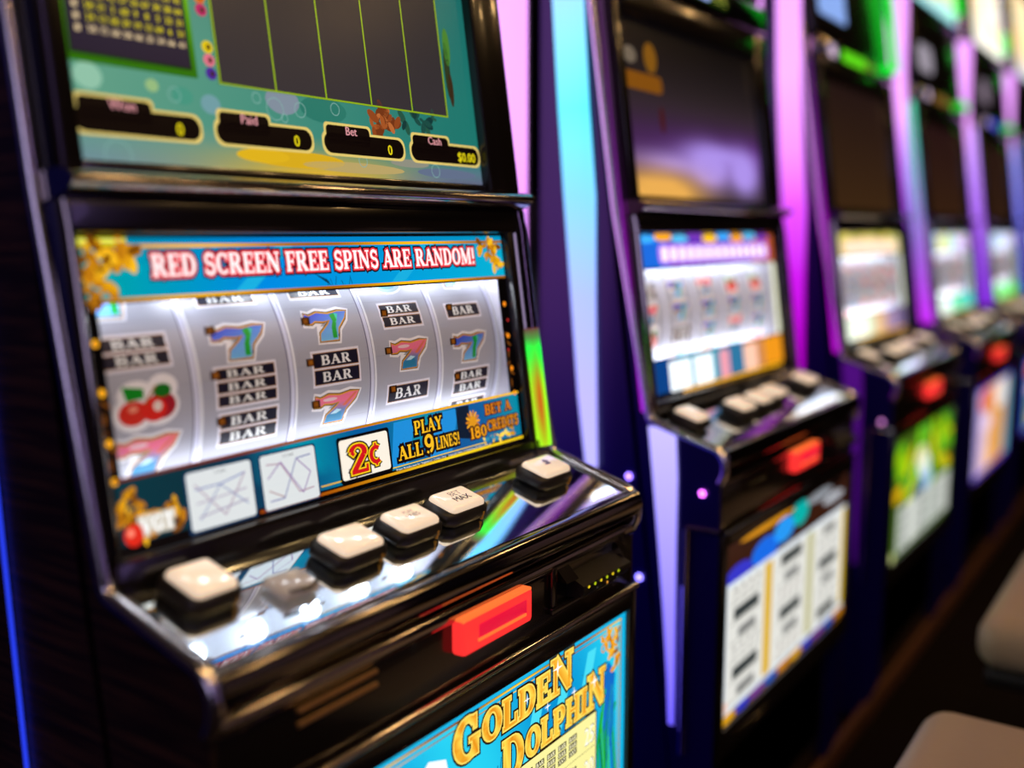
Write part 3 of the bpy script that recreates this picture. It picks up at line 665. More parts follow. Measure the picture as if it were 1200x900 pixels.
def belly_far(root, p):
    a = Art(); X0, X1, Z0, Z1 = .0200, .5845, .342, .6082; w, h = X1 - X0, Z1 - Z0; rnd = random.Random(p['seed'] + 9)
    P = lambda u, v: (X0 + u * w, Z0 + v * h)
    a.rect(X0, Z0, X1, Z1, p['bel'][0], 0)
    if p['kind'] == 'table':
        a.rect(*P(0, .70), *P(1, 1), '3a1c10', 1)
        for u, v, rx, ry, c in ((.10, .80, .09, .10, '3a3ad0'), (.28, .83, .10, .13, '1a70f0'), (.42, .88, .08, .12, '28a0ff'), (.55, .92, .07, .13, '08b8b0'), (.30, .97, .2, .03, 'e89a18'), (.72, .95, .12, .05, '9aa0a8'), (.85, .88, .1, .05, 'c0c4cc'), (.88, 1, .06, .05, '140a08'), (.06, .72, .05, .05, '88b8ff')):
            a.ell(X0 + u * w, min(Z0 + v * h, Z1 - ry * h * .6), rx * w, ry * h * .6, c, 2)
        a.rect(*P(.01, .055), *P(.985, .775), 'e8f4ff', 4); a.rect(*P(.03, .08), *P(.965, .75), 'f0efe8', 5)
        for k, c in ((.28, 'e8b810'), (.62, 'b8b060'), (.955, 'f0c828')): a.rect(*P(k, .08), *P(k + .055 if k < .9 else .985, .75), c if k != .62 else 'c8c490', 6)
        for col in range(3):
            for row in range(6):
                u = .05 + col * .33; v = .66 - row * .11
                a.rect(*P(u, v - .012), *P(u + .2, v - .004), 'a8a8a0', 6)
                if (col + row) % 3 == 0:
                    for q in range(4): a.text('7', X0 + (u + .03 + q * .05) * w, Z0 + (v + .005) * h, .018, ['3a2a20', '2a2a2a', '6a3a30'][row % 3], 7, align='c')
                elif (col + row) % 3 == 1: a.rr(*P(u + .02, v + .004), *P(u + .19, v + .07), .004, '3a4040', 7)
                else: a.rr(*P(u + .05, v + .004), *P(u + .17, v + .06), .006, '8a8a88', 7)
        a.rect(*P(0, 0), *P(1, .055), '7a4a18', 2)
        for i in range(10): a.ell(X0 + (.05 + .1 * i) * w, Z0 + .026 * h, .030, .007, ['e8a818', '3038c8', '7a3a9a', '1858c0', 'd88818'][i % 5], 3)
        a.ell(X0 + .03 * w, Z0 + .10 * h, .008, .010, 'ffd8c8', 8)
    elif p['kind'] == 'jungle':
        for i in range(46):
            u, v = rnd.random(), .42 + rnd.random() * .55
            a.ell(X0 + (.06 + u * .88) * w, Z0 + min(.93, v) * h, .045, .018, ['6ac018', '98d010', 'd8d818', '38a020', 'e8b810', '50b040'][rnd.randrange(6)], 1 + i % 3, 12, u * 3)
        for u, v, c in ((.50, .62, 'e0eef0'), (.45, .72, 'f0e8a8'), (.55, .48, '98c0e8'), (.42, .43, '104860')): a.ell(X0 + u * w, Z0 + v * h, .055, .026, c, 5)
        a.rect(*P(.12, .03), *P(.98, .40), 'd0d4cc', 6); a.rect(*P(.30, .03), *P(.36, .40), 'e8ece4', 7); a.rect(*P(.62, .03), *P(.68, .40), 'b0bab0', 7)
        for i in range(12): a.rr(*P(.14 + (i % 3) * .29, .06 + (i // 3) * .085), *P(.28 + (i % 3) * .29, .11 + (i // 3) * .085), .004, 'a0a6a0', 8)
        a.ell(X0 + .05 * w, Z0 + .03 * h, .02, .012, 'e8f0a0', 8)
    else:
        n = len(p['bel'][1])
        for i, c in enumerate(p['bel'][1]): a.poly([P(i / n, 0), P((i + 1) / n, 0), P(min(1, (i + 1) / n + .06), 1), P(i / n + (.06 if i else 0), 1)], c, 1 + i)
        a.ell(X0 + .30 * w, Z0 + .82 * h, .09, .035, 'f07020', 12); a.ell(X0 + .72 * w, Z0 + .80 * h, .09, .045, 'fff0e8', 12); a.ell(X0 + .36 * w, Z0 + .55 * h, .09, .02, 'f8d8e8', 13); a.ell(X0 + .45 * w, Z0 + .16 * h, .06, .02, 'ffc890', 13)
        a.frame(X0, Z0, X1, Z1, .012, '5028c0', 14)
    return a.build('belly_glass', pm, MT['belly_far'], root)

# ------------------------------------------------------------------ the slot machine
PROF = [(.030, .012), (.000, .10), (.000, .700), (-.006, .712), (-.006, .730), (.004, .744), (.106, .7755)] 
def side_contour(vtop):
    c = list(PROF)
    for v, h in ((.015, .002), (.29, -.015), (vtop, -.022)): q = fm(0, v, h); c.append((q.y, q.z))
    return c
def build_machine(X0, label, p):
    main = p.get('main', False)
    root = empty('slot_machine', (X0, FRONT_Y, 0)); tag(root, label, 'slot machine', 'slot machines standing in a row')
    VT = 1.27
    # cabinet shell
    con = side_contour(VT); top = con[-1]
    m = MB(); m.prism([(.46, .0), (.044, .012), (.030, .10), (.030, .700), (.030, .726), (.125, .732), (.325, .735), (.345, .80), (.35, 1.08), (.24, 1.10), (top[0] + .03, top[1]), (.46, top[1])], .012, W - .014); m.build('cabinet', MT['satin'], root)
    poly = [(.288, .0)] + con + [(.288, top[1])]
    wm = MT['wood'] if main else MT['side']
    for x0, x1 in ((-.001, .012), (W - .018, W - .006)):
        m = MB(); m.prism(poly, x0, x1); m.build('side_panel', wm, root)
    # edge trim along the left and right contour
    for x in (.000, W - .010):
        m = MB(); pts = []
        seq = con[2:]
        for i, (y, z) in enumerate(seq):
            if 0 < i < len(seq) - 1:
                a, b, c = Vector(seq[i - 1]), Vector((y, z)), Vector(seq[i + 1])
                k = min(.012, (a - b).length * .4, (c - b).length * .4)
                pts += [tuple(b + (a - b).normalized() * k), tuple(b * .5 + (b + (a - b).normalized() * k) * .25 + (b + (c - b).normalized() * k) * .25), tuple(b + (c - b).normalized() * k)]
            else: pts.append((y, z))
        m.tube([(x, y, z) for y, z in pts], .0062, 10); m.build('edge_trim', MT['trim'], root)
    # leaning face: frame pieces
    m = MB()
    m.box(.006, .580, -.004, GV0 - .0005, -.02, .010, .003, fn=fm); m.box(.009, GX0, -.004, .262, -.02, .010, .003, fn=fm); m.box(GX1, .5565, -.004, .262, -.02, .010, .003, fn=fm); m.box(.004, .582, GV1 + .0005, .284, -.02, .012, .004, fn=fm)
    m.build('reel_bezel', MT['black'], root)
    m = MB()
    sv1 = .605 if main else p.get('scr_top', .56)
    m.box(.004, .0258, .300, sv1 + .045, -.02, .012, .004, fn=fm); m.box(.521, .576, .300, sv1 + .045, -.02, .012, .004, fn=fm); m.box(.0258, .521, .300, .3102, -.02, .005, .002, fn=fm); m.box(.0258, .521, sv1 + .0005, sv1 + .045, -.02, .012, .004, fn=fm)
    m.build('screen_bezel', MT['black'], root)
    # seam bar between the display and the reels
    m = MB(); n = 14
    prof = [(-.012, .302)] + [(.012 + .019 * sin(pi * i / n) ** .8, .302 - .020 * i / n) for i in range(n + 1)] + [(-.012, .282)]
    m.prism([(h, v) for h, v in prof], .002, .574, fn=lambda x, h, v: fm(x, v, h)); m.build('seam_bar', MT['bchrome'], root)
    # rounded pillars beside the reel glass
    for x0, x1 in ((.5560, .5855), (-.0005, .0105)):
        m = MB(); n = 12; cx, rx = (x0 + x1) / 2, (x1 - x0) / 2
        rows = [(.004, .3), (.012, .8), (.03, 1), (.15, 1), (.26, 1), (.280, .9)]
        vs_ = []; fs = []
        for v, k in rows:
            for i in range(n + 1):
                t = pi * i / n; vs_.append((cx - rx * cos(t), v, -.004 + .020 * k * sin(t)))
        for j in range(len(rows) - 1):
            for i in range(n): fs.append((j * (n + 1) + i, j * (n + 1) + i + 1, (j + 1) * (n + 1) + i + 1, (j + 1) * (n + 1) + i))
        fs += [tuple(range(n + 1)), tuple((len(rows) - 1) * (n + 1) + i for i in range(n, -1, -1))]
        m.add(vs_, fs, fn=fm); m.build('face_pillar', MT['bchrome'], root)
    if main:   # green-orange reflection on the right pillar, painted as a glowing strip
        a = Art()
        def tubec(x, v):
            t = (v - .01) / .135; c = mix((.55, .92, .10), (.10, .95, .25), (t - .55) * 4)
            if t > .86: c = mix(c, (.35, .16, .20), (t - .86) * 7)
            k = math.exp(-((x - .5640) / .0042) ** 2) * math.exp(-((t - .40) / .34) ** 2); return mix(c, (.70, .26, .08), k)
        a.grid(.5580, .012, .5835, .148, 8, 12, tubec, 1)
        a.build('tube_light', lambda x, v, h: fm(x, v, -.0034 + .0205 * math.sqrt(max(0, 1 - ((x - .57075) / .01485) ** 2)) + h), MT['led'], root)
    # prints, displays, reels
    if main: screen_main(root); gl_o = glass_main(root); reels_main(root); marks(root); belly_main(root)
    else: screen_far(root, p); gl_o = glass_far(root, p); reels_far(root, p); marks(root); belly_far(root, p)
    # reel lamps inside the window, above and below the drums
    pw = p.get('reel_power', 1.0)
    m = MB(); m.box(.020, .536, .242, .245, -.12, -.003, .001, fn=fm); m.box(.020, .536, .205, .244, -.124, -.120, .001, fn=fm); m.build('lamp_reflector', MT['reflector'], root)
    for x0, x1 in ((.0135 - .006, .0135 - .002), (.5375, .5415)): m = MB(); m.box(x0, x1, .060, .240, -.11, -.003, .001, fn=fm); m.build('reel_housing', MT['housing'], root)
    for v, s in ((.222, -1), (.064, 1)):
        if main and s < 0:
            for k in range(7):
                l = bpy.data.lights.new('reel_bulb', 'POINT'); l.energy = .10; l.shadow_soft_size = .0105; l.color = (.86, .92, 1.0)
                o = bpy.data.objects.new('reel_bulb', l); COL.objects.link(o); o.parent = root; o.location = fm(.045 + k * .078, .224, -.016)
            continue
        d0 = fm(0, 0, 0); dd = fm(0, s * .55, -.85) - d0
        area('reel_lamp', fm(.277, v, -.010), dd, .016, .50, (.15 if s < 0 else .19) * pw, (.86, .92, 1.0), root)
    # button deck
    m = MB(); m.box(.010, W - .016, .001, .116, -.012, 0, .0, fn=dm); m.build('button_deck', MT['deck'], root)
    # bullnose along the front of the deck
    m = MB(); n = 12
    prof = [(.012, .742), (.004, .7440)] + [(-.004 - .0085 * sin(pi * i / n), .7295 + .0140 * cos(pi * i / n)) for i in range(n + 1)] + [(.0, .712), (.014, .708)]
    m.prism(prof, .002, W - .008); m.build('deck_trim', MT['dtrim'], root)
    m = MB(); n = 10
    prof = [(.02, .7095)] + [(-.001 - .0045 * sin(pi * i / n), .7015 + .0075 * cos(pi * i / n)) for i in range(n + 1)] + [(.02, .694)]
    m.prism(prof, .006, W - .012); m.build('panel_trim', MT['bchrome'], root)
    # buttons
    for bx, bd, bw, bl, lab in ((.052, .072, .040, .040, None), (.195, .058, .050, .036, None), (.273, .059, .050, .034, 'LINES'), (.346, .062, .052, .034, 'BET'), (.511, .066, .052, .036, 'HELP')):
        m = MB(); fb = lambda x, y, z, bx=bx, bd=bd: dm(bx + x, bd + .003 + y, z)
        def ringp(k, z): w, l = bw / 2 * k, bl / 2 * k; c = .28; return [(w, -l * (1 - c), z), (w, l * (1 - c), z), (w * (1 - c), l, z), (-w * (1 - c), l, z), (-w, l * (1 - c), z), (-w, -l * (1 - c), z), (-w * (1 - c), -l, z), (w * (1 - c), -l, z)]
        rows = [ringp(1.0, 0), ringp(1.18, .003), ringp(1.25, .0065), ringp(1.20, .0125), ringp(1.06, .0155)]
        V = [q for r in rows for q in r]; F = [(j * 8 + i, j * 8 + (i + 1) % 8, (j + 1) * 8 + (i + 1) % 8, (j + 1) * 8 + i) for j in range(4) for i in range(8)] + [tuple(range(32, 40))]
        m.add(V, F, fn=fb); b = m.build('button', MT['satin'], root)
        m = MB(); m.box(-bw / 2, bw / 2, -bl / 2, bl / 2, .010, .0215, .0065, fn=fb, seg=4); cp = m.build('button_cap', MT['cap'], b)
        if main and lab:
            a = Art()
            if lab == 'BET': a.text('BET', 0, .0016, .0072, '8a7f78', 1, align='c'); a.text('MAX', 0, -.0082, .0078, '2a2034', 1, align='c'); a.text('MAX', .0004, -.0082, .0078, '2a2034', 1, align='c')
            elif lab == 'LINES': a.text('PLAY', 0, .0024, .0042, '9a8f88', 1, align='c'); a.text('LINES', 0, -.0042, .0050, '4a423c', 1, align='c')
            else: a.poly([(-.006, -.003), (.004, -.003), (.004, .003), (.007, .003), (.001, .008), (-.005, .003), (-.002, .003), (-.002, 0), (-.006, 0)], '7a6a94', 1)
            a.build('button_lettering', lambda x, y, h, f=fb: f(x, y, .0216 + h), MT['print'], cp)
        m = MB(); m.box(bw * .34, bw * .40, -bl * .63, -bl * .55, .001, .010, .001, fn=fb); m.build('button_clip', mat('amber_clip', (.5, .28, .02), .3), b) if main else None
    if main:
        m = MB(); fb = lambda x, y, z: dm(.118 + x, .048 + y, z)
        m.box(-.019, .019, -.015, .015, .0, .010, .005, fn=fb, seg=3); cb = m.build('clear_button_cap', MT['plastic_clear'], root)
        m = MB(); m.tube([(-.016, -.013, .011), (.004, -.016, .010), (.018, -.010, .009)], .0016, 8, fn=fb); m.build('cap_rim', MT['chrome'], cb)
    # upright front with ticket slot, vents and note reader
    m = MB(); m.box(.004, W - .010, -.001, .02, .625, .706, .002); m.build('front_panel', MT['black'], root)
    m = MB(); m.box(.2600, .3690, .6655, .6985, .0, .0150, .004, fn=lambda x, z, h: pm(x, z, h), seg=2)
    ts = m.build('ticket_slot', MT['red'], root)
    m = MB(); m.box(.2820, .3580, .6750, .6900, .0135, .0156, .001, fn=lambda x, z, h: pm(x, z, h)); m.build('slot_mouth', MT['redslot'], ts)
    m = MB(); m.box(.2800, .3560, .6745, .6775, .0150, .0165, .0006, fn=lambda x, z, h: pm(x, z, h)); m.build('slot_lip', MT['orange'], ts)
    m = MB(); m.box(.2610, .3680, .6960, .6993, .0, .0140, .001, fn=lambda x, z, h: pm(x, z, h)); m.build('slot_top', MT['orange'], ts)
    m = MB()
    for z in (.6870, .6760): m.tube([(.0760, -.002, z), (.1620, -.002, z)], .0022, 8)
    m.build('vent_slots', mat('bronze_slot_edge', (.75, .48, .20), .35, 1.0) if main else MT['bchrome'], root)
    m = MB(); m.box(.418, .570, .6520, .6600, .0, .006, .002, fn=pm); m.box(.418, .428, .6600, .7020, .0, .006, .002, fn=pm); m.box(.560, .570, .6600, .7020, .0, .006, .002, fn=pm); m.box(.418, .570, .6985, .7030, .0, .006, .001, fn=pm)
    br = m.build('note_reader', MT['black'], root)
    m = MB(); m.prism([(.0, .662), (-.018, .664), (-.022, .670), (-.022, .676), (-.006, .684), (.0, .686)], .452, .552); sn = m.build('note_chute', MT['satin'], br)
    for c0, c1 in ((.430, .452), (.548, .560)): m = MB(); m.prism([(.0, .684), (-.016, .684), (-.004, .697), (.0, .697)], c0, c1); m.build('chute_cheek', MT['bchrome'], br)
    if main:
        a = Art()
        for i in range(6): a.ell(.462 + i * .0125, .6735, .0022, .0016, 'b8c818' if i % 2 else 'e8c820', 1, 8)
        for x in (.478, .500, .520): a.text('=', x, .6668, .0022, 'a8a090', 1)
        a.ell(.5000, .6678, .0016, .0016, 'f0a030', 1, 8)
        a.build('reader_lights', lambda x, z, h: Vector((x, -.0224 - h, z)), MT['backlit'], br)
    # lower door with the lit belly glass
    m = MB()
    m.box(.000, .0198, .300, .632, -.02, .007, .003, fn=pm); m.box(.5848, W - .006, .300, .632, -.02, .007, .003, fn=pm); m.box(.0198, .5848, .300, .3147 if main else .3417, -.02, .007, .003, fn=pm); m.box(.0198, .5848, .6085, .632, -.02, .007, .003, fn=pm); m.box(.0198, .5848, .3147, .6085, -.02, -.004, 0, fn=pm)
    dr = m.build('lower_door', MT['black'], root)
    m = MB(); m.tube([(.0, -.006, .6335), (W - .008, -.006, .6335)], .0045, 10); [m.tube([(-.003, .046, .632), (-.003, .046, .305)], .004, 10), m.tube([(-.003, -.002, .6335), (-.003, .046, .6335)], .003, 8)] if not main else None; m.build('door_trim', MT['bchrome'], dr)
    m = MB(); m.box(.02, W - .03, .03, .25, .0, .30, .004); m.box(.0, W - .01, .010, .27, .285, .302, .003); m.build('stand', MT['satin'], root)
    # side-panel reflections and bolt glints painted as glowing shapes; one light strip
    led = lambda c: (lambda x, y: c)
    if p.get('strip'):
        a = Art()
        S = [(.70, .183, .203), (.80, .186, .219), (.94, .190, .232), (1.08, .193, .245), (1.20, .203, .255), (1.35, .213, .266), (1.50, .219, .273), (1.66, .223, .279)]
        cs = p['strip']
        for (z0, a0, b0), (z1, a1, b1) in zip(S, S[1:]):
            def cc(y, z): t = (z - .70) / .96 * (len(cs) - 1); i = min(len(cs) - 2, int(t)); return mix(cs[i], cs[i + 1], t - i)
            n = 4
            for i in range(n): a.poly([(a0 + (b0 - a0) * i / n, z0), (a0 + (b0 - a0) * (i + 1) / n, z0), (a1 + (b1 - a1) * (i + 1) / n, z1), (a1 + (b1 - a1) * i / n, z1)], cc, 0)
        def bow(y, z, h):
            zz = max(.70, min(1.66, z)); k = (zz - .70) / .96; mid = .193 + .058 * k; hw = .012 + .017 * k
            return Vector((-.0035 - .006 * math.sqrt(max(0, 1 - ((y - mid) / (hw * 1.15)) ** 2)) - h, y, z))
        a.build('side_light', bow, MT['led'], root)  # bright column reflected in the glossy side, painted as a glowing strip
    if p.get('edge_light'):
        w, cs = p['edge_light']; a = Art()
        for i in range(12):
            v0, v1 = .012 + i * .05, .012 + (i + 1) * .05
            cc = lambda y, z: mix(cs[0], cs[1], (z - .012) / .6)
            a.poly([(0, v0), (w, v0), (w * 1.05, v1), (0, v1)], cc, 0)
        a.build('edge_light', lambda q, v, h: fm(-.0050, v, .002) + Vector((-h, .004 + q, 0)), MT['led'], root)  # coloured reflections in the metal trim, painted as a glowing strip
    if p.get('low_light'):
        cs = p['low_light']; a = Art()
        Ls = [(.345, .058, .066), (.405, .058, .069), (.504, .059, .077), (.60, .060, .087), (.70, .060, .098), (.768, .064, .106)]
        for (z0, a0, b0), (z1, a1, b1) in zip(Ls, Ls[1:]): a.poly([(a0, z0), (b0, z0), (b1, z1), (a1, z1)], lambda y, z: mix(cs[0], cs[1], (z - .345) / .42), 0)
        a.poly([(.046, .34), (.050, .34), (.051, .55), (.049, .55)], cs[0], 0)
        a.build('lower_light', lambda y, z, h: Vector((-.0045 - h, y, z)), MT['led'], root)  # violet reflections low on the side and door edge, painted as glowing strips
    if p.get('thin_light'):
        a = Art(); a.grid(.2155, .30, .2215, 1.0, 1, 10, lambda y, z: (.14, .22, .85), 0); a.build('side_light', lambda y, z, h: Vector((-.0040 - h, y + .0628 * (z - .609), z)), MT['led'], root)
    for y, z, c in p.get('dots', ()):
        a = Art(); a.ell(y, z, .0045, .0045, c, 0, 12); a.build('indicator_light', lambda y, z, h: Vector((-.004, y, z)), MT['ledhot'], root)  # bolt heads catching light, painted as glowing dots
    # upper box: tracking display and topper
    m = MB(); m.box(.004, .578, sv1 + .047, .655, -.02, .016, .005, fn=fm); m.build('tracking_panel', MT['bchrome'], root)
    if p.get('track'):
        a = Art(); a.rr(.14, .620, .40, .650, .008, '1a3008', 0); a.rr(.150, .623, .330, .647, .008, p['track'], 1)
        rnd = random.Random(2)
        for i in range(20):
            for j in range(5):
                if rnd.random() < .5: a.ell(.335 + i * .003, .627 + j * .004, .001, .001, 'e8e060', 2, 6)
        a.rr(.06, .622, .11, .648, .008, 'c0a8c0', 1)
        a.build('tracking_display', lambda x, v, h: fm(x, v, .0165 + h), MT['backlit_far'], root)
    m = MB(); m.box(.006, .580, .660, .875, -.02, .010, .012, fn=fm, seg=3); tb = m.build('topper_box', MT['black'], root)
    if p.get('tscreen'):
        x0, x1, v0, v1, rr_, c = p['tscreen']; a = Art(); a.rr(x0 - .012, v0 - .012, x1 + .012, v1 + .012, rr_ + .008, '0c0806', 0); a.rr(x0, v0, x1, v1, rr_, c, 1)
        a.build('topper_screen', lambda x, v, h: fm(x, v, .0105 + h), MT['backlit'], tb)
    m = MB(); m.box(.006, .580, .880, VT, -.02, .012, .012, fn=fm, seg=3); ts_ = m.build('topper_sign', MT['black'], root)
    if p.get('tart'):
        a = Art(); c0, c1, c2 = p['tart']
        a.grid(.03, .895, .565, 1.25, 8, 10, lambda x, v: mix(c2, mix(c0, c1, (x - .1) * 2), (v - .90) * 9), 0)
        rnd = random.Random(p['seed'] + 40)
        for i in range(14): a.ell(.08 + rnd.random() * .42, .96 + rnd.random() * .24, .035, .05, mix(c1, (1, .75, .35), rnd.random()), 1 + i % 4)
        a.build('topper_picture', lambda x, v, h: fm(x, v, .0125 + h), MT['backlit_far'], ts_)
    if p.get('neon') == 2:
        m = MB(); m.tube([fm(*q) for q in ((.50, .650, .022), (.56, .645, .022))], .010, 8); m.tube([fm(*q) for q in ((.584, .93, .018), (.584, 1.0, .018))], .014, 10)
        m.build('neon_tube', MT['neon'], tb)
    elif p.get('neon'):
        m = MB(); m.tube([fm(*q) for q in ((.588, .655, .018), (.588, .80, .018), (.588, .875, .018))], .009, 10); m.tube([fm(*q) for q in ((.588, .875, .018), (.56, .89, .020), (.47, .895, .020))], .009, 10); m.tube([fm(*q) for q in ((.48, .650, .022), (.53, .645, .022))], .009, 8)
        m.tube([fm(*q) for q in ((.588, .93, .018), (.588, 1.0, .018))], .012, 10)
        m.build('neon_tube', MT['neon'], tb)
    return root
MT['neon'] = mat('green_neon', (0, .2, .05), .3, emit=lin('08d82c'), strength=1.3)

LAV = (.66, .64, 1.0); CYAN = (.33, .88, 1.0); PINK = (.93, .62, 1.0); MAG = (.64, .0, .72); PUR = (.42, .06, .70)
MACHINES = [
 (.4245, 'black slot machine with red-lettered teal banner above its reels and a wood-grain side', dict(main=True, seed=1, thin_light=True, reel_power=1.0)),
 (1.272, 'slot machine with a cyan lit side strip, purple banner and white grid paytable below', dict(seed=2, scr='dusk', ban=['1a60c8', '4a2aa0', '3a2890', '5a2a9a', 'b05028'], top=['38a0f0', 'f0a010', '50b0e0', '6a30a8', 'f8c010'], word=('b878e8', 'f4e6ff'), bot=['0a3a78', '1a88a0', '1a88a0', '2a6a90', 'b87848', 'd88818'], cards=[(.080, .155, 'f4fbff'), (.165, .235, 'f4fbff'), (.26, .30, 'd890a0'), (.36, .42, 'e8b8a0')], edge='e8e8c8', bel=['4a2810'], kind='table', reel_power=1.7,
   strip=[LAV, LAV, (.55, .70, 1.0), CYAN, (.55, .82, 1.0), LAV, LAV], edge_light=(.0045, ((.60, .08, .75), (.12, .05, .14))), low_light=((.42, .36, .98), (.70, .66, 1.0)), dots=((.135, .693, (.55, .42, 1)), (.116, .550, (.50, .45, 1)), (.024, .684, (.8, .35, .9))), tart=((.3, .5, 1.0), (.8, .9, 1.0), (.4, .5, 1.0)), track='a0b8ff')),
 (2.145, 'slot machine between two magenta light strips, cream banner above its reels and yellow-green belly glass', dict(seed=3, scr='dim', dim=((.25, .16, .08), (.15, .09, .08)), scr_top=.575, ban=['c8b860', 'e8b890', 'f0c8a8', 'e0b088', 'c0c080'], top=['a8a830', 'e0d060', 'b8b850'], word=('f0c8a8', 'ffe0c8'), bot=['e8f4e0', 'e8f4e0', 'c8d8b8', 'c89870', '9a80a0', '6a5a80'], cards=[(.05, .22, 'f0fae8'), (.26, .33, 'd8b890')], edge='e8f0d0', bel=['486818'], kind='jungle', reel_power=1.7,
   strip=[MAG, MAG, (.75, .15, .88), (.9, .5, .98), PINK, PINK, PINK], edge_light=(.010, ((.72, .05, .80), (.24, .07, .32))), low_light=((.18, .02, .32), (.25, .04, .40)), track='58c818', tscreen=(.035, .225, .708, .80, .01, '88a8e8'), neon=True, tart=((.9, .6, .3), (1, .8, .5), (.5, .8, .9)), dots=((.02, .65, (.5, .3, .5)),))),
 (2.985, 'slot machine with green-white reels and an orange and violet belly glass under a cyan-edged topper', dict(seed=4, scr='dim', dim=((.22, .13, .07), (.16, .08, .08)), scr_top=.56, ban=['a8c8e8', 'e8e060', 'b8e8d8', 'd8c8f0', 'c8a8e0'], top=['e0d840', 'a8d8f0', 'e8d8f8'], word=None, bot=['e8fff8', 'c8f8e8', '80e0b8', '40c898', '60c8d0'], cards=[(.05, .2, 'f0fff8')], edge='c8e8e0', bel=['9080d0', ['b8a8f0', 'f0c8d0', 'f8c8a0', 'f0a020', 'e89818', '70b8c8']], kind='stripes', reel_power=1.8,
   strip=[PUR, PUR, (.50, .15, .75), (.70, .35, .92), PINK, PINK, PINK], edge_light=(.034, ((.70, .15, .85), (.25, .80, .62))), low_light=((.08, .01, .14), (.12, .02, .2)), track='6a4a20', tscreen=(.03, .20, .70, .775, .03, '98909c'), neon=2, tart=((1, .72, .42), (1, .85, .6), (.62, .92, .96)))),
 (3.820, 'slot machine with bright white topper and green-tinted reels beyond the one with orange belly glass', dict(seed=5, scr='dim', dim=((.20, .12, .07), (.16, .09, .07)), scr_top=.56, ban=['b8d8f8', 'c8e0ff', 'e0e8ff', 'd8c8f0'], top=['c8e0ff', 'e0e0ff'], word=None, bot=['a8ffb0', '80f090', '60e070', '70d880'], cards=[], edge='c8f8e0', bel=['2848c8', ['3868e0', '88a840', 'b0c050', '487828', '88a858']], kind='stripes', reel_power=1.8,
   strip=[LAV, (.60, .45, .98), (.72, .52, 1.0), (.75, .58, 1), PINK, PINK, PINK], edge_light=(.055, ((.50, .15, .85), (.78, .62, 1.0))), track='3a3ac8', tscreen=(.05, .22, .70, .78, .03, '786a78'), neon=2, tart=((1, .95, .80), (1, 1, .98), (1, .98, .94)))),
 (4.660, 'farthest slot machine, mostly out of view past the green-tinted reels', dict(seed=6, scr='dim', dim=((.22, .2, .35), (.16, .14, .3)), scr_top=.56, ban=['b8d8f8', 'e0e8ff', 'a0b0e0'], top=['c8e0ff'], word=None, bot=['a8c8ff', '80a0f0'], cards=[], edge='c8d8e0', bel=['2848c8', ['3868e0', 'b0c050', '488888']], kind='stripes', reel_power=1.5,
   strip=[(.3, .2, .7), (.3, .22, .75), (.6, .5, .95), LAV, PINK, PINK, PINK], edge_light=(.05, ((.25, .25, .8), (.55, .62, 1.0))), track='5a78c0', neon=2, tart=((.9, .85, .7), (1, .9, .7), (.8, .8, .9)))),
]

# ------------------------------------------------------------------ the setting
def struct(name, mb, m): o = mb.build(name, m, None); o['kind'] = 'structure'; return o
struct('floor', MB().box(-2.0, 7.0, -3.4, 1.30, -.05, 0.0), MT['carpet'])
struct('ceiling', MB().box(-2.0, 7.0, -3.4, 1.30, 2.70, 2.75), MT['ceil'])
struct('wall_back', MB().box(-2.0, 7.0, 1.20, 1.30, 0, 2.70), MT['wall'])
struct('wall_far', MB().box(6.9, 7.0, -3.4, 1.20, 0, 2.70), MT['wall'])
struct('baseboard_front', MB().box(-1.0, 5.6, .546, .560, 0, .050, .004), MT['basewood'])

for X0, label, p in MACHINES: build_machine(X0, label, p)

# backlit panels in the gaps between the cabinets
GAPS = [(.155, .4235, 'deep blue lit panel beside the wood-grain side of the nearest machine', ((.0, .0, .10), (.0, .0, .13), (.02, .02, .2))),
        (1.0225, 1.271, 'tall pink lit panel between the golden-titled machine and the cyan-striped machine', ((.06, .05, .60), (.86, .52, .98), (.93, .62, 1.0))),
        (1.872, 2.144, 'pink lit panel behind the machine with the purple banner, before the magenta strips', ((.10, .02, .4), (.70, .05, .78), (.93, .62, 1.0))),
        (2.745, 2.984, 'pink lit panel between the cream-banner machine and the one with orange belly glass', ((.10, .02, .4), (.70, .10, .80), (.93, .62, 1.0))),
        (3.585, 3.819, 'violet lit panel between the orange-belly machine and the one with the white topper', ((.10, .05, .4), (.60, .35, .95), (.9, .65, 1.0))),
        (4.420, 4.659, 'lavender lit panel just before the farthest slot machine', ((.10, .1, .4), (.5, .4, .95), (.9, .65, 1.0)))]
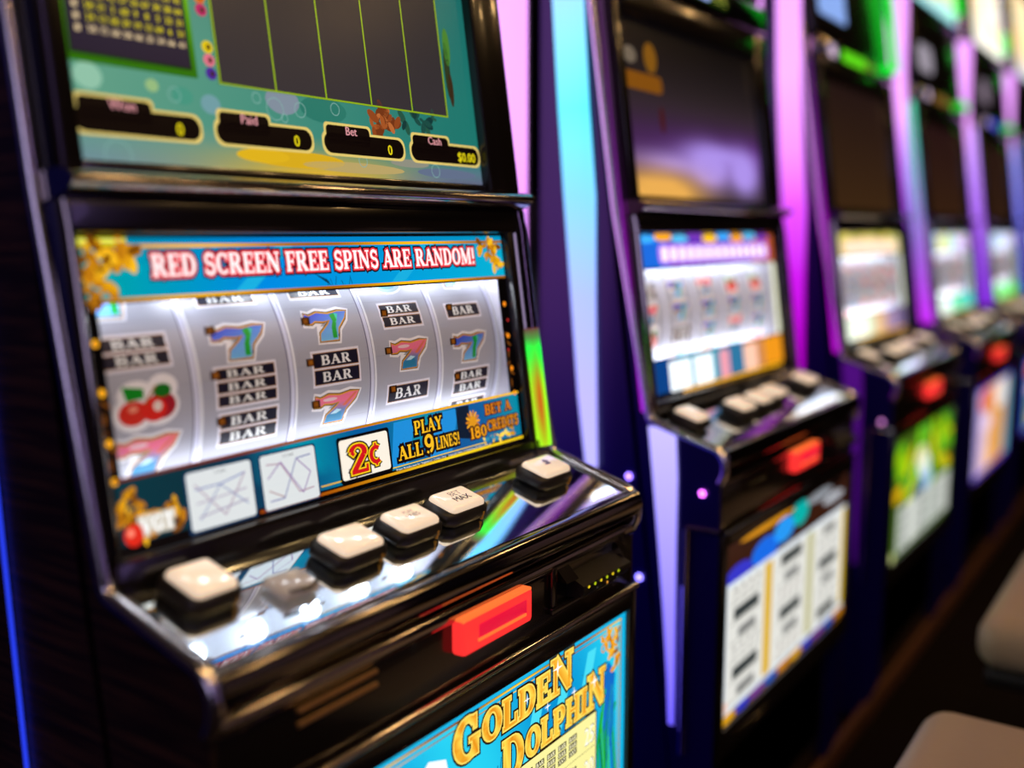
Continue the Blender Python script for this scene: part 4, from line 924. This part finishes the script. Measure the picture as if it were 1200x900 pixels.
for x0, x1, label, cs in GAPS:
    x0 += .008; x1 -= .010
    o = empty('light_panel', ((x0 + x1) / 2, .83, 0)); tag(o, label, 'light panel', 'lit panels in the gaps between the machines')
    hw = (x1 - x0) / 2
    m = MB(); m.box(-hw, hw, .004, .04, 0, 2.1, .002); m.box(-hw, -hw + .004, -.004, .004, 0, 2.1, .001); m.box(hw - .004, hw, -.004, .004, 0, 2.1, .001); m.box(-hw + .004, hw - .004, -.004, .004, 2.08, 2.1, .001); m.box(-hw + .004, hw - .004, -.004, .004, 0, .06, .001); m.build('panel_frame', MT['satin'], o)
    a = Art()
    def pc(x, z, cs=cs): return mix(cs[0], cs[1], (z - .55) / .38) if z < .93 else mix(cs[1], cs[2], (z - .93) / .25)
    a.grid(-hw + .004, .06, hw - .004, 2.08, 2, 24, pc, 0); a.build('diffuser', lambda x, z, h: Vector((x, 0, z)), MT['led'], o)

# chairs in the aisle
def chair(x, y, label):
    o = empty('casino_chair', (x, y, 0)); tag(o, label, 'chair', 'cream chairs in the aisle')
    m = MB(); m.box(-.25, .25, -.22, .22, .345, .435, .038, seg=5); m.build('seat', MT['leather'], o)
    m = MB(); m.box(-.235, .235, -.205, .205, .318, .347, .008); m.build('seat_base', MT['satin'], o)
    m = MB(); m.lathe([(.21, 0), (.21, .012), (.18, .026), (.05, .04), (.035, .06), (.035, .30), (.09, .318)], 28); m.build('pedestal', MT['bchrome'], o)
    m = MB(); m.box(-.23, .23, -.30, -.235, .50, .98, .030, seg=5); m.build('backrest', MT['leather'], o)
    for s in (-1, 1):
        m = MB(); m.tube([(s * .17, -.18, .33), (s * .17, -.26, .36), (s * .17, -.285, .46), (s * .17, -.285, .55)], .012, 10); m.build('backrest_arm', MT['bchrome'], o)
chair(1.11, .055, 'cream vinyl chair with its seat corner in the aisle opposite the cyan-striped machine')
chair(1.95, .060, 'cream vinyl chair farther along the aisle, opposite the magenta-lit machine')

# ceiling downlights
for dx, dy in DOWNLIGHTS:
    o = empty('ceiling_downlight', (dx, dy, 2.70)); tag(o, 'small round warm recessed ceiling downlight above the aisle', 'ceiling light', 'downlights in the ceiling')
    m = MB(); m.lathe([(.075, -.012), (.085, -.008), (.085, 0.0), (.060, 0.0), (.060, -.010)], 24); m.build('trim_ring', MT['white_metal'], o)
